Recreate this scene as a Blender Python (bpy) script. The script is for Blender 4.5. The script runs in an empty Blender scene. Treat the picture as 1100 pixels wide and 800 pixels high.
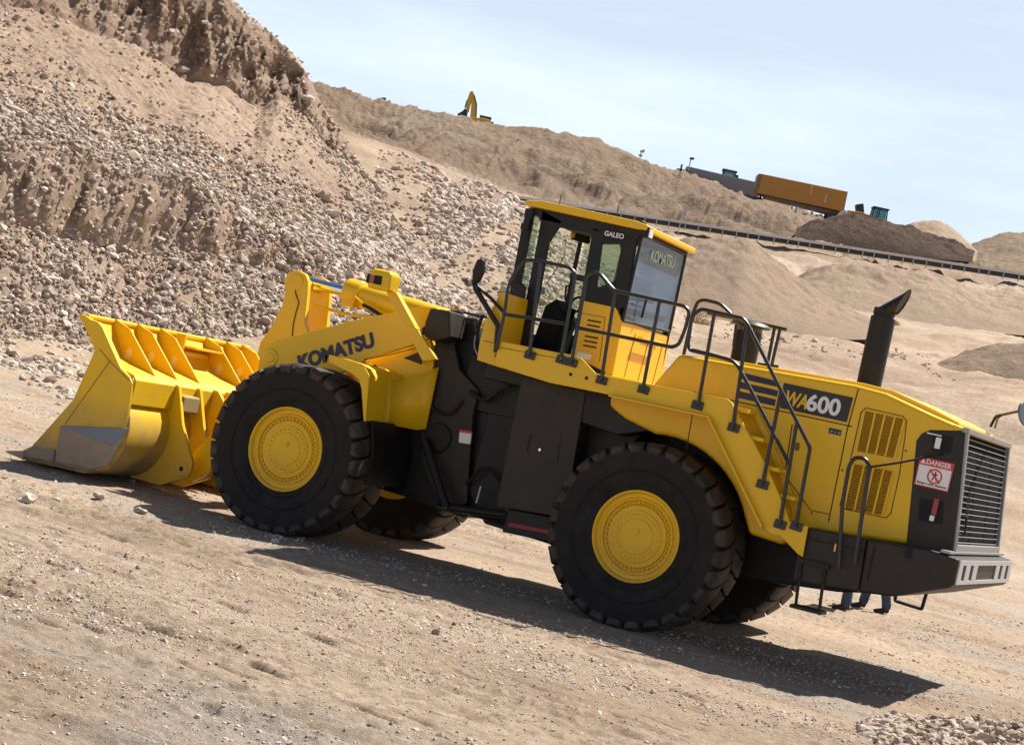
import bpy, bmesh, math, random
import numpy as np
from mathutils import Vector, Matrix
random.seed(7); rng = np.random.default_rng(7)
C = bpy.context.scene.collection
R = math.radians

# ------------------------------------------------------------------ camera, light, exposure
F = 2002.8                                   # focal length in pixels of an 1100 px wide picture
CAM = np.array([11.317, -20.672, 2.307])
YAW, PITCH, ROLL = -0.42796, 0.005907, 0.21509
HX = np.array([math.cos(YAW), -math.sin(YAW), 0.0])          # level right
HY = np.array([math.sin(YAW), math.cos(YAW), 0.0])           # level forward
FW = HY*math.cos(PITCH) + np.array([0, 0, math.sin(PITCH)])
U0 = np.cross(HX, FW)
RT = math.cos(ROLL)*HX + math.sin(ROLL)*U0
UP = -math.sin(ROLL)*HX + math.cos(ROLL)*U0
cd = bpy.data.cameras.new('camera'); cam = bpy.data.objects.new('camera', cd); C.objects.link(cam)
cam.matrix_world = Matrix(((RT[0], UP[0], -FW[0], CAM[0]), (RT[1], UP[1], -FW[1], CAM[1]), (RT[2], UP[2], -FW[2], CAM[2]), (0, 0, 0, 1)))
cd.sensor_fit = 'HORIZONTAL'; cd.sensor_width = 36; cd.lens = 36*F/1100; cd.clip_end = 9000; cd.clip_start = .1
bpy.context.scene.camera = cam

SUN = Vector((0.25, 0.60, 1.0)).normalized()                 # towards the sun
el = math.asin(SUN.z); az = math.atan2(SUN.x, SUN.y)
w = bpy.data.worlds.new('World'); bpy.context.scene.world = w; w.use_nodes = True
nt = w.node_tree; nt.nodes.clear()
wo = nt.nodes.new('ShaderNodeOutputWorld'); bg = nt.nodes.new('ShaderNodeBackground'); sk = nt.nodes.new('ShaderNodeTexSky')
sk.sky_type = 'NISHITA'; sk.sun_disc = False; sk.sun_elevation = el; sk.sun_rotation = az
sk.air_density = 1.0; sk.dust_density = 2.0; sk.ozone_density = 1.5; sk.altitude = 600
tc = nt.nodes.new('ShaderNodeTexCoord'); mp = nt.nodes.new('ShaderNodeMapping'); mp.inputs['Scale'].default_value = (1.2, 1.2, 6.5)
mp.inputs['Rotation'].default_value = (R(4), R(-6), 0)
cn = nt.nodes.new('ShaderNodeTexNoise'); cn.inputs['Scale'].default_value = 2.3; cn.inputs['Detail'].default_value = 7; cn.inputs['Roughness'].default_value = .55
cr = nt.nodes.new('ShaderNodeMapRange'); cr.inputs['From Min'].default_value = .42; cr.inputs['From Max'].default_value = .72
cr.inputs['To Min'].default_value = .62; cr.inputs['To Max'].default_value = .97
mx = nt.nodes.new('ShaderNodeMix'); mx.data_type = 'RGBA'; mx.inputs['B'].default_value = (10.7, 12.3, 14.4, 1)
nt.links.new(tc.outputs['Generated'], mp.inputs['Vector']); nt.links.new(mp.outputs[0], cn.inputs['Vector'])
nt.links.new(cn.outputs['Fac'], cr.inputs['Value'])
sxyz = nt.nodes.new('ShaderNodeSeparateXYZ'); nt.links.new(tc.outputs['Generated'], sxyz.inputs[0])      # thin bright haze low in the sky, clear blue overhead
hz = nt.nodes.new('ShaderNodeMapRange'); hz.interpolation_type = 'SMOOTHSTEP'; hz.inputs['From Min'].default_value = .22; hz.inputs['From Max'].default_value = .38; hz.inputs['To Min'].default_value = 1; hz.inputs['To Max'].default_value = .02
hm = nt.nodes.new('ShaderNodeMath'); hm.operation = 'MULTIPLY'; nt.links.new(sxyz.outputs['Z'], hz.inputs['Value']); nt.links.new(hz.outputs[0], hm.inputs[0]); nt.links.new(cr.outputs[0], hm.inputs[1]); nt.links.new(hm.outputs[0], mx.inputs['Factor'])
nt.links.new(sk.outputs[0], mx.inputs['A']); nt.links.new(mx.outputs['Result'], bg.inputs[0]); nt.links.new(bg.outputs[0], wo.inputs[0])
bg.inputs[1].default_value = 0.047
sl = bpy.data.lights.new('sun', 'SUN'); so = bpy.data.objects.new('sun', sl); C.objects.link(so)
sl.energy = 5.0; sl.angle = R(.53); sl.color = (1, .955, .88)
so.rotation_euler = SUN.to_track_quat('Z', 'Y').to_euler()
sc = bpy.context.scene
sc.view_settings.view_transform = 'Standard'; sc.view_settings.look = 'None'; sc.view_settings.gamma = 1
sc.view_settings.use_curve_mapping = False; sc.view_settings.exposure = 0.88

# ------------------------------------------------------------------ calibration helpers: a picture point on a known real plane
def ray(px, py): return FW + RT*((px-550)/F) - UP*((py-400)/F)
def at(px, py, Y):                                           # -> (x, z) on the loader plane y = Y
    d = ray(px, py); t = (Y-CAM[1])/d[1]; P = CAM + d*t; return (float(P[0]), float(P[2]))
def at3(px, py, Y): x, z = at(px, py, Y); return (x, Y, z)
def ats(pts, Y): return [at(a, b, Y) for a, b in pts]
def far(px, py, D):                                          # world point at level depth D
    d = ray(px, py); return CAM + d*(D/(d@HY))
def uv(px, py):
    d = ray(px, py); h = d@HY; return float(d@HX/h*F), float(d[2]/h*F)

# ------------------------------------------------------------------ noise
def _h(ix, iy, s):
    n = (ix.astype(np.int64)*374761393 + iy.astype(np.int64)*668265263 + s*974634777) & 0xffffffff
    n = ((n ^ (n >> 13))*1274126177) & 0xffffffff
    return ((n ^ (n >> 16)) & 0xffffff)/float(0xffffff)
def vn(x, y, s=0):
    ix = np.floor(x); iy = np.floor(y); fx = x-ix; fy = y-iy
    fx = fx*fx*(3-2*fx); fy = fy*fy*(3-2*fy)
    a = _h(ix, iy, s); b = _h(ix+1, iy, s); c = _h(ix, iy+1, s); d = _h(ix+1, iy+1, s)
    return ((a*(1-fx)+b*fx)*(1-fy) + (c*(1-fx)+d*fx)*fy)*2-1
def fbm(x, y, o=4, s=0, g=.5):
    r = 0; a = 1; t = 0
    for i in range(o):
        r = r + a*vn(x, y, s+i*17); t += a; a *= g; x = x*2.03+7.3; y = y*2.03-3.1
    return r/t
def ss(a, b, x): t = np.clip((x-a)/(b-a), 0, 1); return t*t*(3-2*t)

# ------------------------------------------------------------------ materials
def mat(name, col, rough=.6, metal=0, spec=.5, coat=0, **k):
    m = bpy.data.materials.new(name); m.use_nodes = True; b = m.node_tree.nodes['Principled BSDF']
    b.inputs['Base Color'].default_value = (*col, 1); b.inputs['Roughness'].default_value = rough
    b.inputs['Metallic'].default_value = metal; b.inputs['Specular IOR Level'].default_value = spec; b.inputs['Coat Weight'].default_value = coat
    if 'trans' in k: b.inputs['Transmission Weight'].default_value = k['trans']; b.inputs['IOR'].default_value = k.get('ior', 1.1)
    if 'alpha' in k: b.inputs['Alpha'].default_value = k['alpha']
    return m
def worn(name, col, dust=(.36, .26, .17), amount=.35, scale=3.0, rough=.4, spec=.5, coat=0, bump=.02, low=None, metal=0):
    """paint or rubber with patchy dust (object space noise), optionally dustier near the ground"""
    m = mat(name, col, rough, metal, spec, coat); t = m.node_tree; b = t.nodes['Principled BSDF']
    g = t.nodes.new('ShaderNodeNewGeometry')
    n = t.nodes.new('ShaderNodeTexNoise'); n.inputs['Scale'].default_value = scale; n.inputs['Detail'].default_value = 8; n.inputs['Roughness'].default_value = .65
    t.links.new(g.outputs['Position'], n.inputs['Vector'])
    r = t.nodes.new('ShaderNodeMapRange'); r.inputs['From Min'].default_value = .42; r.inputs['From Max'].default_value = .80; r.inputs['To Max'].default_value = amount
    t.links.new(n.outputs['Fac'], r.inputs['Value']); fac = r.outputs[0]
    if low:
        s = t.nodes.new('ShaderNodeSeparateXYZ'); t.links.new(g.outputs['Position'], s.inputs[0])
        lr = t.nodes.new('ShaderNodeMapRange'); lr.inputs['From Min'].default_value = low[1]; lr.inputs['From Max'].default_value = low[0]; lr.inputs['To Max'].default_value = low[2]
        t.links.new(s.outputs['Z'], lr.inputs['Value'])
        n3 = t.nodes.new('ShaderNodeTexNoise'); n3.inputs['Scale'].default_value = scale*2.3; n3.inputs['Detail'].default_value = 6; t.links.new(g.outputs['Position'], n3.inputs['Vector'])
        mu = t.nodes.new('ShaderNodeMath'); mu.operation = 'MULTIPLY'; t.links.new(lr.outputs[0], mu.inputs[0]); t.links.new(n3.outputs['Fac'], mu.inputs[1])
        ad = t.nodes.new('ShaderNodeMath'); ad.use_clamp = True; t.links.new(mu.outputs[0], ad.inputs[0]); t.links.new(fac, ad.inputs[1]); fac = ad.outputs[0]
    mxx = t.nodes.new('ShaderNodeMix'); mxx.data_type = 'RGBA'; mxx.inputs['A'].default_value = (*col, 1); mxx.inputs['B'].default_value = (*dust, 1)
    t.links.new(fac, mxx.inputs['Factor']); t.links.new(mxx.outputs['Result'], b.inputs['Base Color'])
    rr = t.nodes.new('ShaderNodeMapRange'); rr.inputs['To Min'].default_value = rough; rr.inputs['To Max'].default_value = min(1, rough+.5)
    t.links.new(fac, rr.inputs['Value']); t.links.new(rr.outputs[0], b.inputs['Roughness'])
    if bump:
        n2 = t.nodes.new('ShaderNodeTexNoise'); n2.inputs['Scale'].default_value = 25; n2.inputs['Detail'].default_value = 4
        t.links.new(g.outputs['Position'], n2.inputs['Vector'])
        bp = t.nodes.new('ShaderNodeBump'); bp.inputs['Strength'].default_value = bump*5; bp.inputs['Distance'].default_value = .01
        t.links.new(n2.outputs['Fac'], bp.inputs['Height']); t.links.new(bp.outputs[0], b.inputs['Normal'])
    return m
YEL = worn('yellow_paint', (.78, .465, .003), (.50, .32, .10), .14, 2.2, .36, .35, .12, .01)
YELD = worn('dusty_yellow_paint', (.78, .465, .003), (.40, .27, .13), .22, 2.6, .42, .35, .05, .02, low=(.1, 1.0, .75))
BUCK = worn('scraped_bucket_paint', (.78, .465, .003), (.24, .18, .12), .42, 1.7, .4, .35, 0, .03, low=(.15, 1.05, 1.7))
BLK = worn('charcoal_paint', (.008, .007, .007), (.10, .075, .055), .16, 2.5, .5, .35, 0, .02)
BLKG = worn('warm_charcoal_plate', (.019, .015, .012), (.14, .10, .07), .25, 3.5, .5, .35, 0, .02)
RAILM = worn('black_rail_paint', (.014, .014, .017), (.12, .09, .07), .15, 6, .35, .5, 0, 0)
RUB = worn('tyre_rubber', (.010, .009, .009), (.09, .07, .055), .26, 4, .75, .3, 0, .04)
TRD = worn('dusty_tread_rubber', (.028, .022, .019), (.17, .125, .095), .6, 5, .6, .3, 0, .04)
STL = worn('worn_grey_steel', (.22, .20, .18), (.33, .25, .18), .8, 5, .5, .5, 0, .03, metal=.3)
BARE = worn('bare_wiped_steel', (.14, .17, .22), (.20, .20, .20), .5, 6, .45, .5, 0, .02)
DUSTSTL = worn('dusty_wear_plate', (.26, .20, .15), (.38, .28, .20), .9, 6, .7, .4, 0, .03)
CHR = mat('chrome', (.75, .78, .85), .12, 1)
GRY = worn('pale_grey_bumper_face', (.42, .41, .40), (.34, .28, .22), .4, 5, .45, .5, 0, .01)
SILV = mat('silver_grille', (.30, .30, .31), .4, .6)
NAVY = mat('navy_decal', (.015, .012, .055), .45)
WHT = mat('white_decal', (.78, .78, .76), .5)
DRED = mat('red_decal', (.62, .02, .03), .45)
LABB = mat('black_decal', (.02, .02, .02), .5)
REDL = mat('red_lens', (.26, .006, .01), .15, coat=.5)
AMB = mat('amber_lens', (.30, .035, .015), .15, coat=.5)
LAMP = mat('lamp_glass', (.75, .76, .78), .15, coat=1)
DIN = worn('dark_interior', (.010, .010, .011), (.06, .05, .05), .2, 6, .7, .3, 0, 0)
SEATM = worn('seat_fabric', (.02, .022, .03), (.06, .06, .07), .4, 8, .8, .3, 0, 0)
SEAM = mat('seam_shadow_gap', (.06, .025, .006), .8)
REDST = mat('red_strip', (.30, .015, .015), .5)
TAN = worn('dusty_core_mesh', (.035, .028, .022), (.18, .14, .10), .5, 7, .8)
def glass(name, tint, alpha, rough=.03):
    m = bpy.data.materials.new(name); m.use_nodes = True; t = m.node_tree; t.nodes.clear()
    o = t.nodes.new('ShaderNodeOutputMaterial'); a = t.nodes.new('ShaderNodeMixShader'); tr = t.nodes.new('ShaderNodeBsdfTransparent'); gl = t.nodes.new('ShaderNodeBsdfPrincipled')
    tr.inputs[0].default_value = (*tint, 1); gl.inputs['Base Color'].default_value = (tint[0]*.30, tint[1]*.36, tint[2]*.42, 1); gl.inputs['Roughness'].default_value = rough; gl.inputs['Specular IOR Level'].default_value = .8
    a.inputs[0].default_value = alpha; t.links.new(tr.outputs[0], a.inputs[1]); t.links.new(gl.outputs[0], a.inputs[2]); t.links.new(a.outputs[0], o.inputs[0]); return m
GLS = glass('green_tinted_glass', (.80, .88, .78), .16)
GLB = glass('blue_reflective_glass', (.50, .68, .92), .54)

# ------------------------------------------------------------------ mesh helpers
SPLIT = {'grille_stay', 'side_box', 'deck', 'light_recess', 'rail_foot', 'steering_cylinder', 'bare_hose_fitting', 'bolt_hole', 'bolt', 'navy_stripe', 'cab_post', 'antenna', 'transmission_guard', 'tilt_bracket', 'lamp_bezel', 'pin_boss', 'oil_pipe', 'side_light', 'leg', 'support', 'door_handle', 'guard_bar', 'valve_cover', 'axle'}
class MB:
    def __init__(s): s.v = []; s.f = []; s.m = []
    def add(s, vs, fs, mi=0):
        b = len(s.v); s.v += [tuple(map(float, q)) for q in vs]; s.f += [tuple(b+i for i in f) for f in fs]; s.m += [mi]*len(fs); return s
    def box(s, x0, x1, y0, y1, z0, z1, mi=0):
        vs = [(x, y, z) for z in (z0, z1) for y in (y0, y1) for x in (x0, x1)]
        return s.add(vs, [(0, 2, 3, 1), (4, 5, 7, 6), (0, 1, 5, 4), (2, 6, 7, 3), (0, 4, 6, 2), (1, 3, 7, 5)], mi)
    def prism(s, poly, y0, y1, mi=0):                        # poly in (x, z), extruded in y
        a = sum(poly[i][0]*poly[(i+1) % len(poly)][1]-poly[(i+1) % len(poly)][0]*poly[i][1] for i in range(len(poly)))
        if a < 0: poly = poly[::-1]
        n = len(poly); vs = [(x, y0, z) for x, z in poly]+[(x, y1, z) for x, z in poly]
        fs = [tuple(range(n)), tuple(range(2*n-1, n-1, -1))]+[(i, n+i, n+(i+1) % n, (i+1) % n) for i in range(n)]
        return s.add(vs, fs, mi)
    def sheet(s, line, y0, y1, th, mi=0):                    # open profile (x, z) given a thickness, extruded in y
        P = [Vector((a, 0, b)) for a, b in line]; o = []
        for i, q in enumerate(P):
            t = (P[min(i+1, len(P)-1)]-P[max(i-1, 0)]).normalized(); o.append(q+Vector((t.z, 0, -t.x))*th)
        return s.prism([(q.x, q.z) for q in P]+[(q.x, q.z) for q in reversed(o)], y0, y1, mi)
    def obox(s, c, ax, ay, az_, mi=0):                       # oriented box, half axes
        c = Vector(c); ax = Vector(ax); ay = Vector(ay); az_ = Vector(az_)
        vs = [c+ax*i+ay*j+az_*k for k in (-1, 1) for j in (-1, 1) for i in (-1, 1)]
        return s.add(vs, [(0, 2, 3, 1), (4, 5, 7, 6), (0, 1, 5, 4), (2, 6, 7, 3), (0, 4, 6, 2), (1, 3, 7, 5)], mi)
    def tube(s, pts, r, n=10, mi=0, cap=True, rs=None):
        P = [Vector(q) for q in pts]; rings = []
        t0 = (P[1]-P[0]).normalized(); a = Vector((0, 1, 0)) if abs(t0.y) < .9 else Vector((1, 0, 0)); nrm = t0.cross(a).normalized()
        b = len(s.v)
        for i, q in enumerate(P):
            t = ((P[min(i+1, len(P)-1)]-q).normalized()+(q-P[max(i-1, 0)]).normalized())
            t = t.normalized() if t.length > 1e-6 else t0
            nrm = (nrm-t*nrm.dot(t)).normalized(); bi = t.cross(nrm); rr = rs[i] if rs else r
            for k in range(n):
                th = 2*math.pi*k/n; w_ = q+(nrm*math.cos(th)+bi*math.sin(th))*rr; s.v.append(tuple(w_))
        for i in range(len(P)-1):
            for k in range(n):
                s.f.append((b+i*n+k, b+i*n+(k+1) % n, b+(i+1)*n+(k+1) % n, b+(i+1)*n+k)); s.m.append(mi)
        if cap:
            s.f.append(tuple(b+k for k in range(n))[::-1]); s.m.append(mi)
            e = b+(len(P)-1)*n; s.f.append(tuple(e+k for k in range(n))); s.m.append(mi)
        return s
    def lathe(s, prof, c, axis='y', n=64, mi=0, sgn=1):      # prof of (radius, offset along the axis)
        b = len(s.v); m_ = len(prof)
        for r_, o in prof:
            for k in range(n):
                th = 2*math.pi*k/n; a = r_*math.cos(th); d = r_*math.sin(th)
                s.v.append((c[0]+a, c[1]+o*sgn, c[2]+d) if axis == 'y' else (c[0]+a, c[1]+d, c[2]+o) if axis == 'z' else (c[0]+o*sgn, c[1]+a, c[2]+d))
        for i in range(m_-1):
            for k in range(n):
                s.f.append((b+i*n+k, b+i*n+(k+1) % n, b+(i+1)*n+(k+1) % n, b+(i+1)*n+k)); s.m.append(mi)
        return s
    def build(s, name, m, parent=None, bev=0, smooth=False, seg=2):
        if name in SPLIT and len(s.f) > 1:
            par = list(range(len(s.v)))
            def fd_(i):
                while par[i] != i: par[i] = par[par[i]]; i = par[i]
                return i
            for f in s.f:
                for q in f[1:]: par[fd_(q)] = fd_(f[0])
            grp = {}
            for f, mi in zip(s.f, s.m): grp.setdefault(fd_(f[0]), []).append((f, mi))
            if len(grp) > 1:
                outs = []
                for g_ in grp.values():
                    ids = sorted({i for f, _ in g_ for i in f}); mp_ = {a: b for b, a in enumerate(ids)}; n_ = MB(); n_.v = [s.v[i] for i in ids]
                    n_.f = [tuple(mp_[i] for i in f) for f, _ in g_]; n_.m = [mi for _, mi in g_]; outs.append(n_._build(name, m, parent, bev, smooth, seg))
                return outs[0]
        return s._build(name, m, parent, bev, smooth, seg)
    def _build(s, name, m, parent=None, bev=0, smooth=False, seg=2):
        me = bpy.data.meshes.new(name); me.from_pydata(s.v, [], s.f)
        for q in (m if isinstance(m, (list, tuple)) else [m]): me.materials.append(q)
        me.polygons.foreach_set('material_index', s.m)
        bm = bmesh.new(); bm.from_mesh(me); bmesh.ops.recalc_face_normals(bm, faces=bm.faces); bm.to_mesh(me); bm.free()
        if smooth: me.polygons.foreach_set('use_smooth', [True]*len(me.polygons))
        o = bpy.data.objects.new(name, me); C.objects.link(o)
        if parent:
            o.parent = parent
            if parent.type == 'EMPTY': o.matrix_parent_inverse = Matrix.Translation(-Vector(parent.location)) if parent.rotation_euler.z == 0 else Matrix.Identity(4)
        if bev:
            md = o.modifiers.new('bevel', 'BEVEL'); md.width = bev; md.segments = seg; md.limit_method = 'ANGLE'; md.angle_limit = R(38)
            if not smooth: me.polygons.foreach_set('use_smooth', [True]*len(me.polygons)); md.harden_normals = True
        elif smooth == 'auto' or smooth:
            try: me.set_sharp_from_angle(angle=R(35))
            except Exception: pass
        return o
def rounded(pts, r, n=4):
    """fillet the corners of a 3D polyline"""
    P = [Vector(q) for q in pts]; o = [P[0]]
    for i in range(1, len(P)-1):
        a, b, c = P[i-1], P[i], P[i+1]; u = (a-b); v = (c-b); rr = min(r, u.length*.45, v.length*.45)
        p0 = b+u.normalized()*rr; p1 = b+v.normalized()*rr
        for k in range(n+1):
            t = k/n; o.append(p0*(1-t)**2+b*2*t*(1-t)+p1*t*t)
    o.append(P[-1]); return o
def tag(o, label=None, cat=None, group=None, kind=None):
    if label: o['label'] = label
    if cat: o['category'] = cat
    if group: o['group'] = group
    if kind: o['kind'] = kind
    return o
def empty(name, loc, rz=0):
    o = bpy.data.objects.new(name, None); C.objects.link(o); o.location = loc; o.rotation_euler = (0, 0, rz); return o
def text(name, s, p0, p1, height, m, parent, Y=None, bold=.0, rot=None, space=1.0, stretch=None, shear=0):
    """lettering as flat mesh from p0 to p1 (world), standing upright, `height` tall"""
    cu = bpy.data.curves.new(name, 'FONT'); cu.body = s; cu.size = 1; cu.offset = bold; cu.extrude = .004; cu.space_character = space; cu.shear = shear
    o = bpy.data.objects.new(name, cu); C.objects.link(o); bpy.context.view_layer.update()
    me = bpy.data.meshes.new_from_object(o.evaluated_get(bpy.context.evaluated_depsgraph_get())); bpy.data.objects.remove(o); 
    co = np.zeros(len(me.vertices)*3); me.vertices.foreach_get('co', co); co = co.reshape(-1, 3)
    lo = co.min(0); hi = co.max(0); p0 = Vector(p0); p1 = Vector(p1); ex = p1-p0; L = ex.length; ex.normalize()
    ez = Vector((0, 0, 1)); ez = (ez-ex*ez.dot(ex)).normalized(); ny = ex.cross(ez)
    a = (co[:, 0]-lo[0])/(hi[0]-lo[0])*L; b = (co[:, 1]-lo[1])/(hi[1]-lo[1])*height
    W = np.array(p0)+np.outer(a, np.array(ex))+np.outer(b, np.array(ez))+np.outer((co[:, 2]), np.array(ny))
    me.vertices.foreach_set('co', W.ravel()); me.materials.clear(); me.materials.append(m); me.update()
    q = bpy.data.objects.new(name, me); C.objects.link(q); q.parent = parent
    if parent and parent.type == 'EMPTY': q.matrix_parent_inverse = Matrix.Translation(-Vector(parent.location))
    return q
def grid_mesh(name, V, nr, ncn, m, attrs=None, smooth=True, wrap=False):
    me = bpy.data.meshes.new(name); i = np.arange(nr-1)[:, None]; j = np.arange(ncn-1 if not wrap else ncn)[None, :]
    jn = (j+1) % ncn
    q = np.stack([i*ncn+j, i*ncn+jn, (i+1)*ncn+jn, (i+1)*ncn+j], -1).reshape(-1, 4).astype(np.int32)
    me.vertices.add(len(V)); me.vertices.foreach_set('co', V.ravel().astype(np.float32))
    me.loops.add(q.size); me.loops.foreach_set('vertex_index', q.ravel()); me.polygons.add(len(q))
    me.polygons.foreach_set('loop_start', np.arange(0, q.size, 4, dtype=np.int32)); me.polygons.foreach_set('loop_total', np.full(len(q), 4, np.int32))
    me.polygons.foreach_set('use_smooth', np.full(len(q), smooth)); me.materials.append(m); me.update(calc_edges=True)
    for k, val in (attrs or {}).items():
        a = me.attributes.new(k, 'FLOAT', 'POINT'); a.data.foreach_set('value', val.ravel().astype(np.float32))
    o = bpy.data.objects.new(name, me); C.objects.link(o); return o

# ------------------------------------------------------------------ earth materials
def earth(name, sand, brown, grey, s1=.35, fine=9.0, bump=.5, bd=.04, far=False):
    m = bpy.data.materials.new(name); m.use_nodes = True; t = m.node_tree; b = t.nodes['Principled BSDF']; b.inputs['Roughness'].default_value = .95; b.inputs['Specular IOR Level'].default_value = .15
    g = t.nodes.new('ShaderNodeNewGeometry')
    def noise(sc_, det, ro=.6, vec=None):
        n = t.nodes.new('ShaderNodeTexNoise'); n.inputs['Scale'].default_value = sc_; n.inputs['Detail'].default_value = det; n.inputs['Roughness'].default_value = ro
        t.links.new(vec or g.outputs['Position'], n.inputs['Vector']); return n.outputs['Fac']
    def rng_(v, a, c, lo=0, hi=1):
        r = t.nodes.new('ShaderNodeMapRange'); r.inputs['From Min'].default_value = a; r.inputs['From Max'].default_value = c; r.inputs['To Min'].default_value = lo; r.inputs['To Max'].default_value = hi
        t.links.new(v, r.inputs['Value']); return r.outputs[0]
    def mix(f, A, B, mode='MIX'):
        x = t.nodes.new('ShaderNodeMix'); x.data_type = 'RGBA'; x.blend_type = mode
        for i_, q in (('A', A), ('B', B)):
            if isinstance(q, tuple): x.inputs[i_].default_value = (*q, 1)
            else: t.links.new(q, x.inputs[i_])
        if isinstance(f, float): x.inputs['Factor'].default_value = f
        else: t.links.new(f, x.inputs['Factor'])
        return x.outputs['Result']
    mpn = t.nodes.new('ShaderNodeMapping'); mpn.inputs['Scale'].default_value = (.55, 1.1, 1); t.links.new(g.outputs['Position'], mpn.inputs[0])
    c = mix(rng_(noise(s1, 6, .6, mpn.outputs[0]), .38, .66), sand, brown)
    at_ = t.nodes.new('ShaderNodeAttribute'); at_.attribute_name = 'brown'
    bf = at_.outputs['Fac']
    if far:
        nb_ = noise(4.5, 9, .72); sm_ = t.nodes.new('ShaderNodeMath'); sm_.operation = 'MULTIPLY_ADD'; t.links.new(bf, sm_.inputs[0]); sm_.inputs[1].default_value = .55; t.links.new(mixf(t, nb_, .9), sm_.inputs[2]); bf = rng_(sm_.outputs[0], .50, .95)
    c = mix(bf, c, tuple(q*.72 for q in brown))
    ag = t.nodes.new('ShaderNodeAttribute'); ag.attribute_name = 'grav'
    c = mix(ag.outputs['Fac'], c, grey)
    if far:
        gn = noise(48, 4, .75); c = mix(mul2(t, rng_(gn, .50, .60), ag.outputs['Fac'], .8), c, tuple(q*.50 for q in grey)); c = mix(mul2(t, rng_(gn, .46, .40), ag.outputs['Fac'], .6), c, tuple(min(1, q*1.35) for q in grey))
    f1 = noise(fine, 10, .75); c = mix(rng_(f1, .34, .66, .0, .62), c, tuple(q*.55 for q in brown))
    vo = t.nodes.new('ShaderNodeTexVoronoi'); vo.inputs['Scale'].default_value = fine*3.2; t.links.new(g.outputs['Position'], vo.inputs['Vector'])
    hs = t.nodes.new('ShaderNodeSeparateColor'); t.links.new(vo.outputs['Color'], hs.inputs[0])
    peb = rng_(hs.outputs[0], .80, .86); c = mix(mixf(t, peb, .18), c, tuple(min(1, q*1.25) for q in grey))
    t.links.new(c, b.inputs['Base Color'])
    bp = t.nodes.new('ShaderNodeBump'); bp.inputs['Strength'].default_value = bump; bp.inputs['Distance'].default_value = bd
    n2 = noise(fine*(3.6 if far else 1.7), 12, .80); t.links.new(n2, bp.inputs['Height']); t.links.new(bp.outputs[0], b.inputs['Normal'])
    if far:
        af = t.nodes.new('ShaderNodeAttribute'); af.attribute_name = 'rugged'; n4 = noise(.55, 9, .72); b2 = t.nodes.new('ShaderNodeBump'); b2.inputs['Distance'].default_value = 1.1
        t.links.new(af.outputs['Fac'], b2.inputs['Strength']); t.links.new(n4, b2.inputs['Height']); t.links.new(b2.outputs[0], bp.inputs['Normal'])
        n5 = rng_(noise(.16, 8, .7), .45, .62); c2 = mix(mul2(t, n5, af.outputs['Fac'], .75), c, (.20, .135, .095)); n6 = rng_(noise(.9, 6, .7), .5, .66); c2 = mix(mul2(t, n6, af.outputs['Fac'], .4), c2, (.44, .30, .16)); t.links.new(c2, b.inputs['Base Color'])  # earth tone variation, dark patches also paint shading contrast into the far hills
    return m
def mul2(t, a, b_, k):
    x = t.nodes.new('ShaderNodeMath'); x.operation = 'MULTIPLY'; t.links.new(a, x.inputs[0]); t.links.new(b_, x.inputs[1]); y = t.nodes.new('ShaderNodeMath'); y.operation = 'MULTIPLY'; t.links.new(x.outputs[0], y.inputs[0]); y.inputs[1].default_value = k; return y.outputs[0]
def mixf(t, a, k):
    x = t.nodes.new('ShaderNodeMath'); x.operation = 'MULTIPLY'; t.links.new(a, x.inputs[0]); x.inputs[1].default_value = k; return x.outputs[0]
EARTH = earth('quarry_earth', (.54, .415, .30), (.36, .255, .175), (.44, .39, .335), bump=.9, far=True)
PILEM = earth('gravel_slope_earth', (.47, .345, .25), (.38, .265, .185), (.46, .39, .33), s1=.25, fine=4.0, bump=.8, bd=.12)
DARKP = earth('dark_spoil', (.13, .078, .052), (.075, .046, .032), (.20, .15, .11), s1=.3, fine=2.2, bump=.9, bd=.3)
def stone_mat():
    m = bpy.data.materials.new('river_stone'); m.use_nodes = True; t = m.node_tree; b = t.nodes['Principled BSDF']; b.inputs['Roughness'].default_value = .9; b.inputs['Specular IOR Level'].default_value = .25
    a = t.nodes.new('ShaderNodeAttribute'); a.attribute_name = 'tone'; r = t.nodes.new('ShaderNodeValToRGB')
    e = r.color_ramp.elements; e[0].position = 0; e[0].color = (.20, .14, .10, 1); e[1].position = 1; e[1].color = (.66, .60, .54, 1)
    for p_, c_ in ((.25, (.33, .25, .19, 1)), (.5, (.44, .35, .28, 1)), (.75, (.52, .45, .39, 1))): x = e.new(p_); x.color = c_
    t.links.new(a.outputs['Fac'], r.inputs[0])
    g = t.nodes.new('ShaderNodeNewGeometry'); n = t.nodes.new('ShaderNodeTexNoise'); n.inputs['Scale'].default_value = 14; n.inputs['Detail'].default_value = 6; t.links.new(g.outputs['Position'], n.inputs['Vector'])
    mr = t.nodes.new('ShaderNodeMapRange'); mr.inputs['From Min'].default_value = .3; mr.inputs['From Max'].default_value = .75; mr.inputs['To Max'].default_value = .5; t.links.new(n.outputs['Fac'], mr.inputs['Value'])
    mm = t.nodes.new('ShaderNodeMix'); mm.data_type = 'RGBA'; mm.inputs['B'].default_value = (.30, .21, .14, 1); t.links.new(r.outputs[0], mm.inputs['A']); t.links.new(mr.outputs[0], mm.inputs['Factor'])
    t.links.new(mm.outputs['Result'], b.inputs['Base Color']); return m
STONE = stone_mat()

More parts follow.
